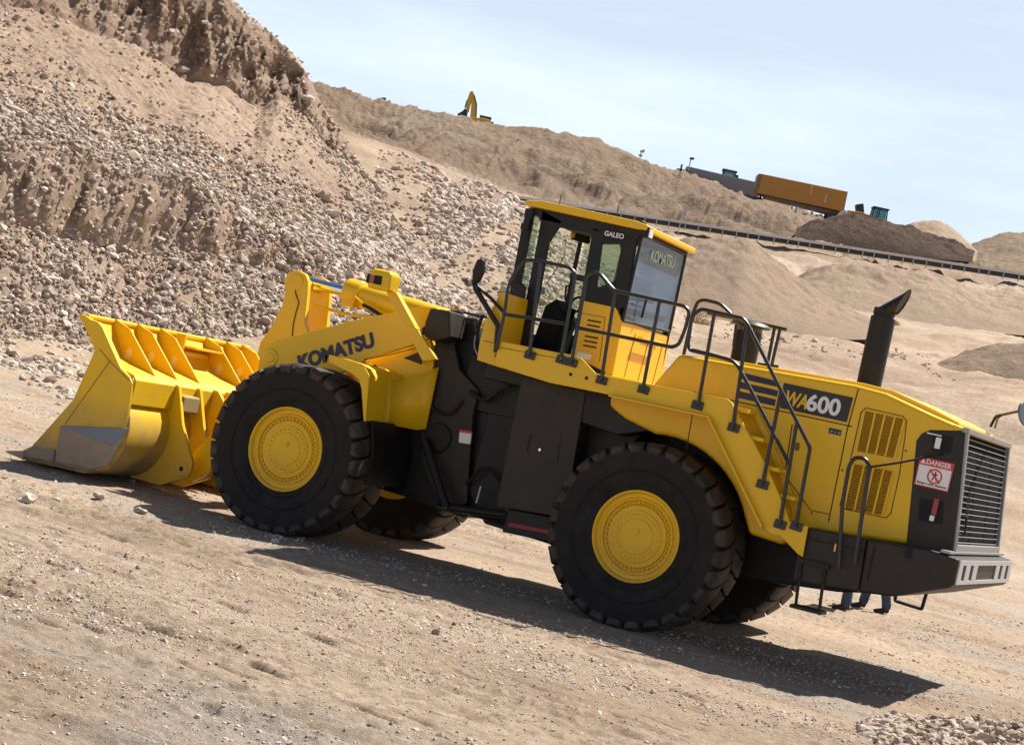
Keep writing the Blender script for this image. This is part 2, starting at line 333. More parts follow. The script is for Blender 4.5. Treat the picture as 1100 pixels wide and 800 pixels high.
# ------------------------------------------------------------------ ground sheet: rises behind the loader to the far quarry rim
def poly_uv(pts): 
    a = sorted(uv(*q) for q in pts); return np.array([q[0] for q in a]), np.array([q[1] for q in a])
RIDGES = [   # (depth, picture polyline) of each rise of the ground seen from the yard
 (62, [(380, 330), (560, 345), (740, 398), (900, 420), (1000, 432), (1100, 445), (1250, 470)]),
 (84, [(250, 90), (330, 128), (372, 150), (395, 155), (440, 166), (480, 185), (520, 205), (560, 226), (600, 252), (650, 288), (700, 325), (745, 352), (800, 366), (900, 382), (1000, 398), (1100, 412), (1250, 440)]),
 (98, [(250, 110), (372, 165), (480, 200), (560, 240), (600, 262), (650, 292), (700, 318), (745, 340), (800, 352), (850, 362), (900, 368), (1000, 384), (1100, 398), (1250, 425)]),
 (120, [(250, 110), (480, 195), (560, 236), (640, 266), (700, 290), (800, 318), (900, 337), (1000, 352), (1100, 366), (1250, 390)]),
 (133, [(250, 110), (480, 195), (560, 232), (640, 256), (700, 272), (800, 298), (900, 320), (1000, 334), (1100, 346), (1250, 372)]),
 (150, [(250, 108), (480, 194), (570, 228), (640, 243), (700, 254), (800, 270), (900, 286), (1000, 302), (1100, 317), (1250, 340)]),
 (166, [(250, 100), (480, 180), (570, 216), (640, 232), (700, 240), (760, 246), (800, 252), (900, 268), (1000, 283), (1100, 299), (1250, 325)]),
 (200, [(250, 85), (400, 140), (480, 158), (560, 185), (640, 205), (700, 212), (760, 222), (800, 225), (850, 238), (900, 255), (1000, 274), (1100, 290), (1250, 315)]),
 (250, [(150, 50), (240, 75), (325, 90), (360, 97), (400, 108), (440, 116), (480, 127), (494, 129), (520, 136), (550, 141), (600, 147), (640, 155), (690, 174), (720, 184), (745, 188), (780, 199), (815, 213), (850, 224), (880, 233), (930, 247), (980, 262), (1045, 276), (1100, 288), (1250, 310)]),
 (285, [(150, 60), (400, 118), (640, 165), (720, 192), (850, 230), (980, 266), (1100, 285), (1250, 310)]),
 (335, [(150, 80), (400, 130), (640, 180), (850, 235), (985, 262), (1020, 264), (1045, 263), (1060, 257), (1080, 251), (1100, 250), (1150, 252), (1250, 270)]),
]
RK = [(d, *poly_uv(q)) for d, q in RIDGES]
def terrain(x, y):
    dx = x-CAM[0]; dy = y-CAM[1]; lat = dx*HX[0]+dy*HX[1]; dep = dx*HY[0]+dy*HY[1]
    rad = np.hypot(dx, dy); th = np.arctan2(lat, dep); thc = np.clip(th, -.50, .50); u = F*np.tan(thc)
    D = np.where(np.abs(th) < .5, dep, rad*math.cos(.5))
    front = ss(1.5, .9, np.abs(th))                           # behind the camera the yard stays flat
    u = u + 6*fbm(x*.06, y*.06, 3, 5)*ss(40, 90, D)
    zs = [np.zeros_like(D), np.zeros_like(D), np.full_like(D, .45)]; ds = [0, 31, 46]
    for d, uu, vv in RK: zs.append(CAM[2]+np.interp(u, uu, vv)*d/F); ds.append(d)
    zs.append(zs[-1]*.8); ds.append(600.); zs.append(zs[-1]*.35); ds.append(2500.)
    z = np.zeros_like(D)
    for k in range(len(ds)-1):
        s = (D >= ds[k]) & (D < ds[k+1]); t = (D-ds[k])/(ds[k+1]-ds[k]); t2 = t*.5+.5*(t*t*(3-2*t)); z = np.where(s, zs[k]*(1-t2)+zs[k+1]*t2, z)
    z = np.where(D >= ds[-1], zs[-1], z)*front
    # relief
    far_ = ss(60, 160, D); near = ss(60, 25, rad)
    smooth_sand = .5*np.exp(-((D-118)/16)**2)*ss(-40, 40, u)      # the smooth tipped cones
    def rdg(k, o, sd): q = 1-np.abs(fbm(x*k+3*vn(x*k*.4, y*k*.4, sd+5), y*k+3*vn(x*k*.4+9, y*k*.4, sd+6), o, sd)); return q*q-.65
    hill = ss(162, 185, D)
    z -= .55*hill; z += far_*(1-.85*smooth_sand)*(fbm(x*.03, y*.03, 4, 11)*1.2*ss(120, 200, D)*ss(262, 235, D) + hill*rdg(.055, 5, 12)*2.6*(.25+.75*ss(262, 235, D)) + rdg(.22, 4, 15)*.8 + fbm(x*.9, y*.9, 3, 16)*.18)
    z += ss(35, 70, D)*(1-far_*.5)*(fbm(x*.18, y*.18, 4, 21)*.55+(1-np.abs(fbm(x*.12, y*.3, 4, 23)*2))*.35*ss(-.1, .4, vn(x*.07, y*.07, 24))+fbm(x*1.2, y*1.2, 3, 22)*.12)*(1-.6*smooth_sand)
    clod = ss(.05, .45, fbm(x*.35, y*.9, 3, 34)); z += ss(17, 12, rad)*(fbm(x*16, y*20, 3, 44, .6)*.007+.012*ss(0, .5, fbm(x*1.1, y*2.6, 3, 45))*fbm(x*9, y*11, 2, 46)); z += near*(fbm(x*.16, y*.25, 3, 31)*.055 + fbm(x*1.2+y*.3, y*3.0, 6, 33, .6)*.040 + fbm(x*6, y*8, 3, 35, .6)*(.008+.040*clod))
    z += near*.022*(fbm(x*2.2, y*11, 3, 36)*ss(-.1, .35, fbm(x*.2, y*.5, 2, 39)))
    lane = np.zeros_like(D)
    for yc, wd, ph in ((-6.0, .6, 0), (-8.2, .6, 1.3), (-10.4, .6, .5), (-12.2, .55, 2.1), (-13.8, .5, 1.1), (-4.4, .45, 4.), (3.8, .4, 2), (6.5, .45, 1), (9.5, .5, .3), (13, .5, 0)):
        yy = y-yc-.10*x-.35*np.sin(x*.12+ph); b = np.exp(-(yy/wd)**4)
        cl_ = np.maximum(0, np.sin(yy*20+x*7.5+ph+1.2*vn(x*.8, y*.8, 40)))**3*ss(.1, .7, np.sin(x*5.2-yy*2+ph*3))
        lane += b*(-.060*cl_-.006)*ss(-.45, .1, vn(x*.45, y*.6, 41))
        z += near*.04*np.exp(-((np.abs(yy)-wd*1.1)/.10)**2)*ss(-.2, .3, fbm(x*.5, y*.3+ph, 3, 38))
    z += near*lane
    wx = ((x > -1.2) & (x < 5.7)); under = np.exp(-(((x-2.2)/5.0)**4+(y/2.6)**4)); z = z*(1-under*.85)       # firm level yard under the machine
    z += .10*np.exp(-(((x+3.0)/1.4)**2+(y/3.2)**2))            # dirt pushed up at the bucket
    return z, D, u, smooth_sand, rad
th = np.concatenate([np.linspace(-math.pi, -.55, 60)[:-1], np.linspace(-.55, -.30, 60)[:-1], np.linspace(-.30, .30, 1060), np.linspace(.30, .55, 60)[1:], np.linspace(.55, math.pi, 60)[1:-1]])
rd = [0.6]
while rd[-1] < 4200:
    r_ = rd[-1]; k = .05 if r_ < 6 else .0021 if r_ < 30 else .003 if r_ < 42 else .004 if r_ < 60 else .0055 if r_ < 350 else .06; rd.append(r_*(1+k))
rd = np.array(rd); TH, RD = np.meshgrid(th, rd)
X = CAM[0]+RD*(HX[0]*np.sin(TH)+HY[0]*np.cos(TH)); Y_ = CAM[1]+RD*(HX[1]*np.sin(TH)+HY[1]*np.cos(TH))
Z, D_, U_, SM, RAD = terrain(X, Y_)
grav = ss(.05, .5, fbm(X*.30, Y_*.75, 4, 51))*ss(70, 30, RAD)*.75+ss(.1, .5, fbm(X*.05, Y_*.05, 3, 53))*ss(60, 150, RAD)*.25
brown = ss(.12, .42, fbm(X*.22+4, Y_*.8, 5, 55, .6))*ss(60, 25, RAD)*.55+ss(55, 62, D_)*ss(245, 200, D_)*(.15+.5*ss(-.1, .5, fbm(X*.06, Y_*.06, 4, 57)))*(1-.5*SM)+ss(140, 170, D_)*.85  # far hills browner, partly shading contrast put into their colour
gm = grid_mesh('ground', np.stack([X, Y_, Z], -1).reshape(-1, 3), len(rd), len(th), EARTH, {'grav': grav, 'brown': np.clip(brown, 0, 1), 'rugged': np.clip(ss(158, 175, D_)*.9+ss(55, 75, D_)*.22*(1-SM), 0, 1)}, wrap=True)
tag(gm, 'pale tan quarry yard with wheel tracks rising to eroded earth slopes', 'ground', kind='structure')
def gz(x, y): return float(terrain(np.array([float(x)]), np.array([float(y)]))[0][0])

# ------------------------------------------------------------------ the big gravel heap on the left, a parametric loft with a scarp and an overhanging cliff
uL = np.linspace(-1150, 60, 900)
def cv(pts): a, b = poly_uv(pts); return np.interp(uL, a, b)
PC = [(42, None),
      (46.5, [(-500, 290), (-200, 330), (0, 362), (100, 372), (300, 400), (560, 425), (640, 450)]),
      (50.6, [(-500, 130), (-200, 190), (0, 235), (80, 262), (130, 275), (200, 268), (260, 285), (350, 312), (450, 345), (560, 388), (640, 435)]),
      (51.6, [(-500, 60), (-200, 110), (0, 152), (80, 160), (130, 190), (200, 193), (260, 232), (350, 268), (450, 312), (560, 372), (640, 430)]),
      (64.0, [(-500, -110), (-200, -50), (0, 3), (60, 15), (110, 38), (150, 48), (200, 86), (240, 93), (262, 108), (280, 116), (300, 106), (330, 126), (352, 156), (380, 180), (410, 212), (455, 262), (500, 303), (560, 358), (640, 424)]),
      (64.0, [(-500, -240), (-200, -160), (0, -95), (120, -70), (205, -2), (240, 18), (258, 36), (275, 44), (300, 66), (330, 104), (352, 138), (368, 158), (400, 198), (455, 260), (500, 302), (560, 357), (640, 423)]),
      (69, [(-500, -235), (-200, -155), (0, -92), (120, -68), (205, 0), (240, 22), (300, 75), (330, 112), (352, 145), (368, 165), (400, 206), (455, 270), (500, 312), (560, 367), (640, 433)]),
      (90, [(-500, -100), (0, 60), (240, 130), (368, 230), (455, 310), (560, 390), (640, 440)])]
Dk, Zk = [], []
for d, q in PC:
    dd = d*(.95+.30*(uL+700)/700); Dk.append(dd); Zk.append(np.full_like(uL, .1) if q is None else CAM[2]+cv(q)*dd/F)
Zk = [np.maximum(q, -.4) for q in Zk]; up_ = np.clip((Zk[5]-Zk[4])/1.0, 0, 1)*.75; Zk[5] = Zk[5]+up_; Zk[6] = Zk[6]+up_
ts = []; seg = [90, 90, 60, 300, 90, 40, 20]
for k, n in enumerate(seg): ts += list(k+np.arange(n)/n)
ts = np.array(ts+[len(seg)]); 
UU, TT = np.meshgrid(uL, ts); K = np.minimum(TT.astype(int), len(seg)-1); FR = TT-K
Zs = np.array(Zk); Dk = [q*(1+.0) for q in Dk]; Ds = np.array(Dk); col = np.broadcast_to(np.arange(len(uL)), UU.shape)
PZ = Zs[K, col]*(1-FR)+Zs[K+1, col]*FR; PD = Ds[K, col]*(1-FR)+Ds[K+1, col]*FR
lat = UU*PD/F
cliffh = np.clip(Zs[5]-Zs[4], 0, 3)[None, :]*np.ones_like(UU)
ck = np.where(K == 4, 1., 0.)*np.minimum(1, cliffh/1.0)
sc_ = np.where(K == 2, np.sin(FR*math.pi), 0)
PD = PD + ck*FR*1.5 - ck*((fbm(lat*.7, PZ*.22, 5, 71, .6)*2.2+fbm(lat*2.6, PZ*1.3, 4, 72, .6)*.9)*np.sin(FR*math.pi)) 
PD = PD + np.where(K == 5, 1.5*(1-FR), 0)*np.minimum(1, cliffh/1.0)
gul = fbm(lat*1.1, PZ*.12, 4, 73)
PD = PD + sc_*gul*1.5 + np.where(K == 1, FR, 0)*np.abs(gul)*-1.6*ss(-2, -10, lat)
PD = PD + fbm(lat*.35, PZ*.35, 4, 75)*.55*np.sin(np.clip(TT/7, 0, 1)*math.pi)
PZ = PZ + (fbm(lat*.8, PD*.8, 4, 77)*.22+fbm(lat*4, PD*4+PZ*3, 3, 78, .6)*.10)*np.minimum(1, TT*2)
PX = CAM[0]+HX[0]*lat+HY[0]*PD; PY = CAM[1]+HX[1]*lat+HY[1]*PD
pbrown = np.clip(ck*.55+sc_*.35+np.where(K == 1, .45*FR*ss(-3, -9, lat), 0)+.35*ss(.0, .5, fbm(lat*.2, PZ*.4, 3, 79)), 0, 1)
pgrav = ss(0, .5, fbm(lat*.25, PZ*.5, 3, 80))*.35*(1-ck)
PV = np.stack([PX, PY, PZ], -1)
po = grid_mesh('gravel_heap', PV.reshape(-1, 3), len(ts), len(uL), PILEM, {'grav': pgrav, 'brown': pbrown})
tag(po, 'towering brown gravel heap with a crumbling overhang at its top', 'heap', kind='structure')

# loose stones (uncountable)
def icos(sub):
    bm = bmesh.new(); bmesh.ops.create_icosphere(bm, subdivisions=sub, radius=1); V = np.array([v.co[:] for v in bm.verts]); Fc = np.array([[v.index for v in f.verts] for f in bm.faces]); bm.free(); return V, Fc
I1, I2 = icos(1), icos(2)
def stones(name, P, S, m=STONE, base=I1, tone=None, flat=(.45, .8), smooth=False):
    BV, BF = base; n = len(P); nv = len(BV)
    pr = 1+.30*rng.uniform(-1, 1, (24, nv)); vi = rng.integers(0, 24, n)
    L = np.stack([rng.uniform(.8, 1.35, n), rng.uniform(.65, 1.05, n), rng.uniform(flat[0], flat[1], n)], -1)*S[:, None]
    V = BV[None]*pr[vi][:, :, None]*L[:, None, :]
    a = rng.uniform(0, 2*math.pi, n); t = rng.normal(0, .35, n); ph = rng.normal(0, .35, n)
    ca, sa, ct, st, cp, sp = np.cos(a), np.sin(a), np.cos(t), np.sin(t), np.cos(ph), np.sin(ph)
    x, y, z = V[..., 0], V[..., 1], V[..., 2]
    y, z = y*ct[:, None]-z*st[:, None], y*st[:, None]+z*ct[:, None]
    x, z = x*cp[:, None]-z*sp[:, None], x*sp[:, None]+z*cp[:, None]
    x, y = x*ca[:, None]-y*sa[:, None], x*sa[:, None]+y*ca[:, None]
    V = np.stack([x, y, z], -1)+P[:, None, :]
    Fc = (BF[None]+(np.arange(n)*nv)[:, None, None]).reshape(-1, 3).astype(np.int32)
    me = bpy.data.meshes.new(name); me.vertices.add(n*nv); me.vertices.foreach_set('co', V.ravel().astype(np.float32))
    me.loops.add(Fc.size); me.loops.foreach_set('vertex_index', Fc.ravel()); me.polygons.add(len(Fc))
    me.polygons.foreach_set('loop_start', np.arange(0, Fc.size, 3, dtype=np.int32)); me.polygons.foreach_set('loop_total', np.full(len(Fc), 3, np.int32))
    me.polygons.foreach_set('use_smooth', np.full(len(Fc), smooth))
    me.materials.append(m); me.update(calc_edges=True)
    tn = np.clip(rng.normal(.55, .22, n), 0, 1) if tone is None else tone
    at_ = me.attributes.new('tone', 'FLOAT', 'POINT'); at_.data.foreach_set('value', np.repeat(tn, nv).astype(np.float32))
    o = bpy.data.objects.new(name, me); C.objects.link(o); return o
# on the heap
nT, nU = len(ts), len(uL); M = 1100000
ci = rng.integers(0, nU-1, M); ti = rng.integers(0, nT-1, M)
T_ = ts[ti]; Kk = np.minimum(T_.astype(int), 6); la = UU[ti, ci]*PD[ti, ci]/F; zz = PZ[ti, ci]; uc = uL[ci]
dens = np.full(M, .0)
patch = fbm(la*.28, zz*.5, 4, 91); strk = fbm(la*.5+zz*.35, zz*.1, 3, 92)
band = np.exp(-((T_-3.22)/.26)**2)
lower = (T_ < 3.0)
right = ss(-12, -3, la)
dens = np.where((Kk == 3), .07+.95*np.exp(-((T_-3.10-.14*patch)/.26)**2)+.30*ss(-.05, .35, strk)+.60*right*ss(-.25, .15, patch), dens)
dens = np.where(Kk == 2, .35+.6*right, dens)
dens = np.where(Kk == 1, .35+.45*ss(-.1, .3, patch)+.6*right, dens)
dens = np.where(Kk == 0, .65, dens)
dens = np.where(Kk == 4, .10, dens)
dens = np.where(Kk >= 5, .12, dens)
bare = ss(.15, .35, fbm(la*.22+3, zz*.22+la*.15, 3, 95))*(Kk == 3)*ss(3.35, 3.5, T_)
dens = dens*(1-.85*bare)
# thin by area so that the dense rows of the loft are not overfilled
rowlen = np.linalg.norm(PV[1:, 450]-PV[:-1, 450], axis=1); wgt = rowlen[ti]/rowlen.max()
keep = rng.uniform(0, 1, M) < dens*np.clip(wgt*3.6, 0, 1)
P = PV[ti[keep], ci[keep]]; n = len(P); P = P+np.stack([rng.uniform(-.06, .06, n)]*3, -1)
S = np.clip(rng.lognormal(-2.82, .44, n), .025, .28)*(.92+.45*right[keep])
s_o = stones('gravel_stones', P, S, tone=np.clip(rng.normal(.56, .21, n), 0, 1))
tag(s_o, 'pale river stones tumbled all over the big heap', 'stones', kind='stuff'); print('heap stones', n)
# on the second ridge, the flat and the yard behind
def scatter(name, N, urange, drange, densf, size, label, seed=1, base=I1, flat=(.45, .8)):
    u = rng.uniform(*urange, N); Dd = rng.uniform(*drange, N); k = rng.uniform(0, 1, N) < densf(u, Dd); u = u[k]; Dd = Dd[k]
    x = CAM[0]+HX[0]*u*Dd/F+HY[0]*Dd; y = CAM[1]+HX[1]*u*Dd/F+HY[1]*Dd; z = terrain(x, y)[0]
    S = np.clip(rng.lognormal(math.log(size), .45, len(x)), size*.4, size*3.2)
    o = stones(name, np.stack([x, y, z+S*.12], -1), S, base=base, flat=flat, tone=np.clip(rng.normal(.62, .2, len(x)), 0, 1)); return tag(o, label, 'stones', kind='stuff')
scatter('ridge_stones', 48000, (-190, 120), (56, 84), lambda u, d: np.clip(.05+1.3*ss(-.02, .25, fbm(u*.035-d*.22, d*.05, 3, 93))*ss(-150, -60, u)*ss(120, 40, u), 0, 1), .085, 'stones rolled down the sand ridge behind the cab')
scatter('flat_stones', 7000, (40, 620), (78, 100), lambda u, d: np.clip(1.0*np.exp(-((d-86-u*.008)/3.4)**2)*ss(.0, .3, fbm(u*.03, d*.2, 3, 94)+.12)+.04, 0, 1), .065, 'stones strewn along the flat behind the hood')
scatter('yard_pebbles', 90000, (-640, 660), (8, 42), lambda u, d: (.05+.90*ss(.05, .4, fbm((u*d/F)*.30, d*.75, 3, 96)))*np.clip((26/d)**2, 0, 1), .0095, 'small pebbles strewn over the yard', base=I1)
scatter('yard_grit', 150000, (-640, 660), (7.5, 24), lambda u, d: (.14+.86*ss(.0, .35, fbm((u*d/F)*.30, d*.9, 3, 98)))*np.clip((13/d)**2, 0, 1), .0058, 'fine grit over the nearest part of the yard')
scatter('heap_foot_stones', 5200, (-700, -60), (33, 46), lambda u, d: np.clip(ss(33, 44, d)**2*1.2*ss(-.2, .3, fbm(u*.02, d*.5, 3, 97)), 0, 1), .07, 'stones scattered at the foot of the big heap')
# small pale pile in the lower right corner
def corner_h(x, y):
    a = np.array(far(1168, 872, 16.2)); return np.maximum(0, .50-np.hypot((x-a[0]), (y-a[1]))*.24)
cx_, cy_ = far(1168, 872, 16.2)[:2]
N = 7000; r_ = 2.05*np.sqrt(rng.uniform(0, 1, N)); a_ = rng.uniform(0, 2*math.pi, N); x = cx_+r_*np.cos(a_); y = cy_+r_*np.sin(a_)
hgt = corner_h(x, y)+fbm(x*2, y*2, 3, 99)*.04; z = terrain(x, y)[0]+hgt*rng.uniform(.75, 1, N)
o = stones('corner_gravel_pile', np.stack([x, y, z], -1), np.clip(rng.lognormal(-3.42, .38, N), .015, .075), base=I2, tone=np.clip(rng.normal(.42, .2, N), 0, 1), smooth=False)
tag(o, 'small heap of greyish crushed stone at the lower right corner', 'stones', kind='stuff')
# single stones lying on the yard
for (px, py, s, tn, lab) in ((295, 583, .055, .85, 'small pale stone on the sunlit dirt below the front wheel'), (468, 681, .045, .15, 'brown clod alone on the sunlit dirt below the shadow'),
    (106, 536, .075, .6, 'flat tan stone below the tip of the bucket shadow'), (150, 551, .08, .5, 'brown stone at the edge of the bucket shadow'), (28, 539, .10, .7, 'broad pale flat stone left of the bucket shadow'),
    (60, 541, .07, .75, 'pale flat stone between two others below the bucket'), (130, 545, .05, .3, 'small dark stone close under the bucket corner'), (445, 624, .03, .8, 'tiny pale stone in the shadow edge of the loader')):
    d = ray(px, py); t_ = -CAM[2]/d[2]; P0 = CAM+d*t_
    for _ in range(4): t_ = (gz(P0[0], P0[1])-CAM[2])/d[2]; P0 = CAM+d*t_
    o = stones('stone', np.array([[0, 0, s*.3]]), np.array([s]), base=I2, tone=np.array([tn]), flat=(.5, .7)); o.location = P0; tag(o, lab, 'stone', 'single stones lying on the yard')

# ------------------------------------------------------------------ THE WHEEL LOADER (front towards -x, left side towards the camera, -y)
LD = empty('wheel_loader', (2.25, 0, 0))
tag(LD, 'huge yellow wheel loader with black cab frame and bucket on the ground, filling the foreground', 'wheel loader')
# wheels
def make_wheel(cx, sg):
    cy = sg*1.325 if sg < 0 else 1.50; c = (cx, cy, .985)
    rim = MB(); o = .36                                        # offset of the rim edge from the wheel centre plane
    rim.lathe([(.40, -.40), (.50, -.38), (.505, o-.02), (.50, o+.012), (.478, o+.018), (.468, o), (.462, o-.035), (.425, o-.04), (.412, o-.020), (.395, o-.022), (.385, o-.055), (.345, o-.062), (.335, o-.040), (.285, o-.034), (.278, o-.02), (.20, o-.012), (.19, o+.0), (.05, o+.004), (0.0, o+.004)], c, sgn=sg, n=72)
    rim.lathe([(.40, -.40), (.36, -.2), (.0, -.18)], c, sgn=sg, n=48)
    nb = rim
    for k in range(44):
        a = 2*math.pi*k/44; nb.lathe([(.0165, 0), (.0165, .020), (.010, .028), (0, .028)], (cx+.362*math.cos(a), cy+sg*(o-.060), c[2]+.362*math.sin(a)), sgn=sg, n=8)
    for k in range(26):
        a = 2*math.pi*k/26; nb.lathe([(.014, 0), (.014, .012), (0, .014)], (cx+.238*math.cos(a), cy+sg*(o-.017), c[2]+.238*math.sin(a)), sgn=sg, n=8)
    nb.lathe([(.03, 0), (.028, .02), (0, .022)], (cx, cy+sg*(o+.004), c[2]+.06), sgn=sg, n=10)
    w_ = rim.build('wheel', YELD, LD, smooth=True)
    t = MB(); H = .435
    prof = [(.50, -.36), (.53, -.385), (.62, -.405), (.74, -.425), (.86, -.43), (.935, -.424), (.955, -.39), (.962, -.2), (.964, 0), (.962, .2), (.955, .39), (.935, .424), (.86, .43), (.74, .425), (.62, .405), (.53, .385), (.50, .36)]
    t.lathe(prof, c, n=96)
    ring = [(.70, .424), (.712, .434), (.722, .426)]; t.lathe(ring, c, sgn=sg, n=72); t.lathe([(.56, .392), (.57, .402), (.58, .398)], c, sgn=sg, n=72)
    N = 28; st = 2*math.pi/N
    for side in (-1, 1):
        for k in range(N):
            a0 = k*st+(st*.5 if side > 0 else 0)
            # lug outline across the tread: (|y|, angle centre, half width, outer radius)
            rows = [(.012, .42, .40, 1.014), (.10, .27, .42, 1.024), (.22, .06, .425, 1.027), (.34, -.05, .42, 1.022), (.415, -.09, .40, 1.006), (.442, -.09, .36, .975), (.437, -.09, .28, .925)]
            vs = []
            for yy, sh, hw, ro in rows:
                for sgn_, rr in ((-1, ro), (1, ro), (1, min(ro-.06, .95) if yy < .42 else ro-.03), (-1, min(ro-.06, .95) if yy < .42 else ro-.03)):
                    a = a0+(sh+sgn_*hw*(1 if rr == ro else 1.12))*st; ya = yy if rr == ro else min(yy, .415)
                    vs.append((cx+rr*math.cos(a), cy+side*ya, c[2]+rr*math.sin(a)))
            fs = []; m_ = len(rows)
            for i in range(m_-1):
                for j in range(4): fs.append((i*4+j, i*4+(j+1) % 4, (i+1)*4+(j+1) % 4, (i+1)*4+j))
            fs += [(0, 1, 2, 3), tuple((m_-1)*4+j for j in (3, 2, 1, 0))]
            t.add(vs, fs, 1)
    t.build('tyre', [RUB, TRD], w_, bev=.012, seg=1)
    return w_
for cx in (0, 4.5):
    for sg in (-1, 1): make_wheel(cx, sg)
ax = MB()
for cx in (0, 4.5):
    ax.lathe([(.0, -1.2), (.24, -1.2), (.26, -.95), (.20, -.6), (.17, -.45), (.30, -.25), (.36, 0), (.30, .25), (.17, .45), (.20, .6), (.26, .95), (.24, 1.36), (0, 1.36)], (cx, 0, .985), n=24)
ax.build('axle', BLK, LD, smooth=True)

m = MB(); m.box(1.55, 2.75, -.56, .56, 1.9, 2.56); m.box(2.1, 2.7, -1.2, 1.2, 2.30, 2.56); m.build('centre_housing', BLK, LD, bev=.02)
# rear frame and belly
m = MB(); m.prism([(1.9, .95), (2.2, .62), (3.6, .55), (5.2, .72), (6.5, .85), (7.3, 1.02), (7.5, 1.5), (5.0, 1.95), (4.6, 2.3), (1.95, 2.3)], -.55, .55)
m.build('rear_frame', BLK, LD, bev=.02)
m = MB(); m.prism([(2.6, .85), (3.62, .85), (3.75, 1.6), (4.1, 2.1), (4.1, 2.44), (2.5, 2.44), (2.55, 1.5)], -1.0, 1.0); m.prism([(3.4, 2.05), (3.9, 2.0), (4.3, 2.13), (4.3, 2.44), (3.4, 2.44)], -1.3, -1.0)
m.build('transmission_guard', BLK, LD, bev=.02)
# battery box and tank at the left side
bb_ = MB(); bb_.prism(ats([(561, 404), (629, 420), (607, 556), (533, 544), (541, 500)], -1.32), -1.32, -1.02)
box = bb_.build('battery_box', BLKG, LD, bev=.012)
m = MB(); m.prism(ats([(583, 462), (603, 464), (598, 497), (577, 493)], -1.325), -1.328, -1.32); m.prism(ats([(568, 466), (570, 466), (566, 484), (564, 484)], -1.325), -1.334, -1.32)
m.build('battery_door', BLKG, box); m = MB()
for q in ((560, 437), (600, 424), (618, 440), (549, 528), (572, 532), (592, 541), (612, 428)): m.lathe([(.014, 0), (.014, -.008), (0, -.008)], at3(*q, -1.32), n=8)
m.build('bolt', BLKG, box)
m = MB(); m.lathe([(.016, 0), (.016, -.012), (0, -.014)], at3(580, 483, -1.33), n=10); m.build('lock', CHR, box)
m = MB(); m.prism(ats([(546, 546), (604, 557), (604, 585), (539, 571)], -1.24), -1.24, -.6); fu = m.build('side_tank', BLK, LD, bev=.015)
m = MB(); m.prism(ats([(547, 561), (604, 572), (604, 576), (546, 565)], -1.24), -1.248, -1.24); m.build('red_stripe', REDST, fu)

# hood: one body with wheel arches
arch = [(4.5+1.13*math.cos(R(a)), .985+1.13*math.sin(R(a))) for a in range(26, 102, 6)]
low = [(7.29, 1.56), (6.22, 1.46), (6.0, 1.25), (5.62, 1.28)]+arch+[(3.95, 2.20), (3.74, 2.30), (3.73, 2.47)]
top = [(4.12, 2.50), (4.42, 3.02), (5.5, 3.045), (6.42, 3.07), (6.75, 3.05), (7.25, 2.93), (7.58, 2.86)]
m = MB(); m.prism(low+top+[(7.62, 2.80), (7.70, 1.56)], -1.35, 1.35)
hood = m.build('hood', YEL, LD, bev=.05, seg=3)
m = MB()      # raised centre of the hood top and its hatch lines
m.prism([(4.6, 3.04), (6.42, 3.068), (6.75, 3.048), (7.25, 2.928), (7.50, 2.87), (7.50, 2.91), (7.22, 2.99), (6.75, 3.10), (6.42, 3.115), (4.6, 3.07)], -1.05, 1.05)
m.build('hood_top_panel', YEL, hood, bev=.025)
m = MB()
for a, b in (((760, 442), (1, 1)),): pass
def seam(mm, pts, Y, wd=.012, off=.003):
    P = [Vector((x, 0, z)) for x, z in ats(pts, Y)]
    for i in range(len(P)-1):
        d = (P[i+1]-P[i]); L = d.length; d.normalize(); nn = Vector((-d.z, 0, d.x)); mid = (P[i]+P[i+1])*.5
        mm.obox((mid.x, Y-off*.5, mid.z), d*(L*.5+wd*.3), (0, off*.5, 0), nn*wd*.5)
seam(m, [(739, 437), (843, 447)][:0] or [(745, 421), (786, 430), (915, 458)], -1.35)
seam(m, [(922, 418), (910, 462), (890, 560)], -1.35); seam(m, [(851, 456), (843, 510)], -1.35)
seam(m, [(744, 445), (737, 484)], -1.35, .010); seam(m, [(843, 510), (871, 548), (891, 552)], -1.35, .008)
seam(m, [(925, 443), (930, 438), (970, 447), (974, 452), (972, 470), (966, 510), (957, 551), (952, 556), (905, 546), (903, 541), (925, 443)], -1.35, .009)
seam(m, [(913, 500), (902, 543)], -1.35, .008)
m.build('panel_gap', SEAM, hood)
# side cooling grilles of the rear side door
for nm, q in (('upper', [(929, 441), (972, 450), (961, 492), (920, 484)]), ('lower', [(917, 498), (960, 506), (948, 553), (907, 546)])):
    fr = MB(); P = ats(q, -1.35); fr.prism(P, -1.353, -1.34); g_ = fr.build('side_grille', SEAM, hood)
    sl_ = MB(); a, b, c_, d_ = [Vector((x, 0, z)) for x, z in P]; n_ = 22
    for k in range(n_):
        t0 = (k+.15)/n_; t1 = (k+.62)/n_
        l0 = a.lerp(d_, t0); r0 = b.lerp(c_, t0); l1 = a.lerp(d_, t1); r1 = b.lerp(c_, t1)
        sl_.add([(l0.x, -1.362, l0.z), (r0.x, -1.362, r0.z), (r1.x, -1.352, r1.z), (l1.x, -1.352, l1.z)], [(0, 1, 2, 3)])
    for s_ in (0, .27, .51, .76, 1.0):
        u0 = a.lerp(b, s_); v0 = d_.lerp(c_, s_); hw = .011; e = (b-a).normalized()*hw
        sl_.add([(u0-e+Vector((0, -1.366, 0))), (u0+e+Vector((0, -1.366, 0))), (v0+e+Vector((0, -1.366, 0))), (v0-e+Vector((0, -1.366, 0)))], [(0, 1, 2, 3)])
    sl_.build('grille_slats', YEL, g_)
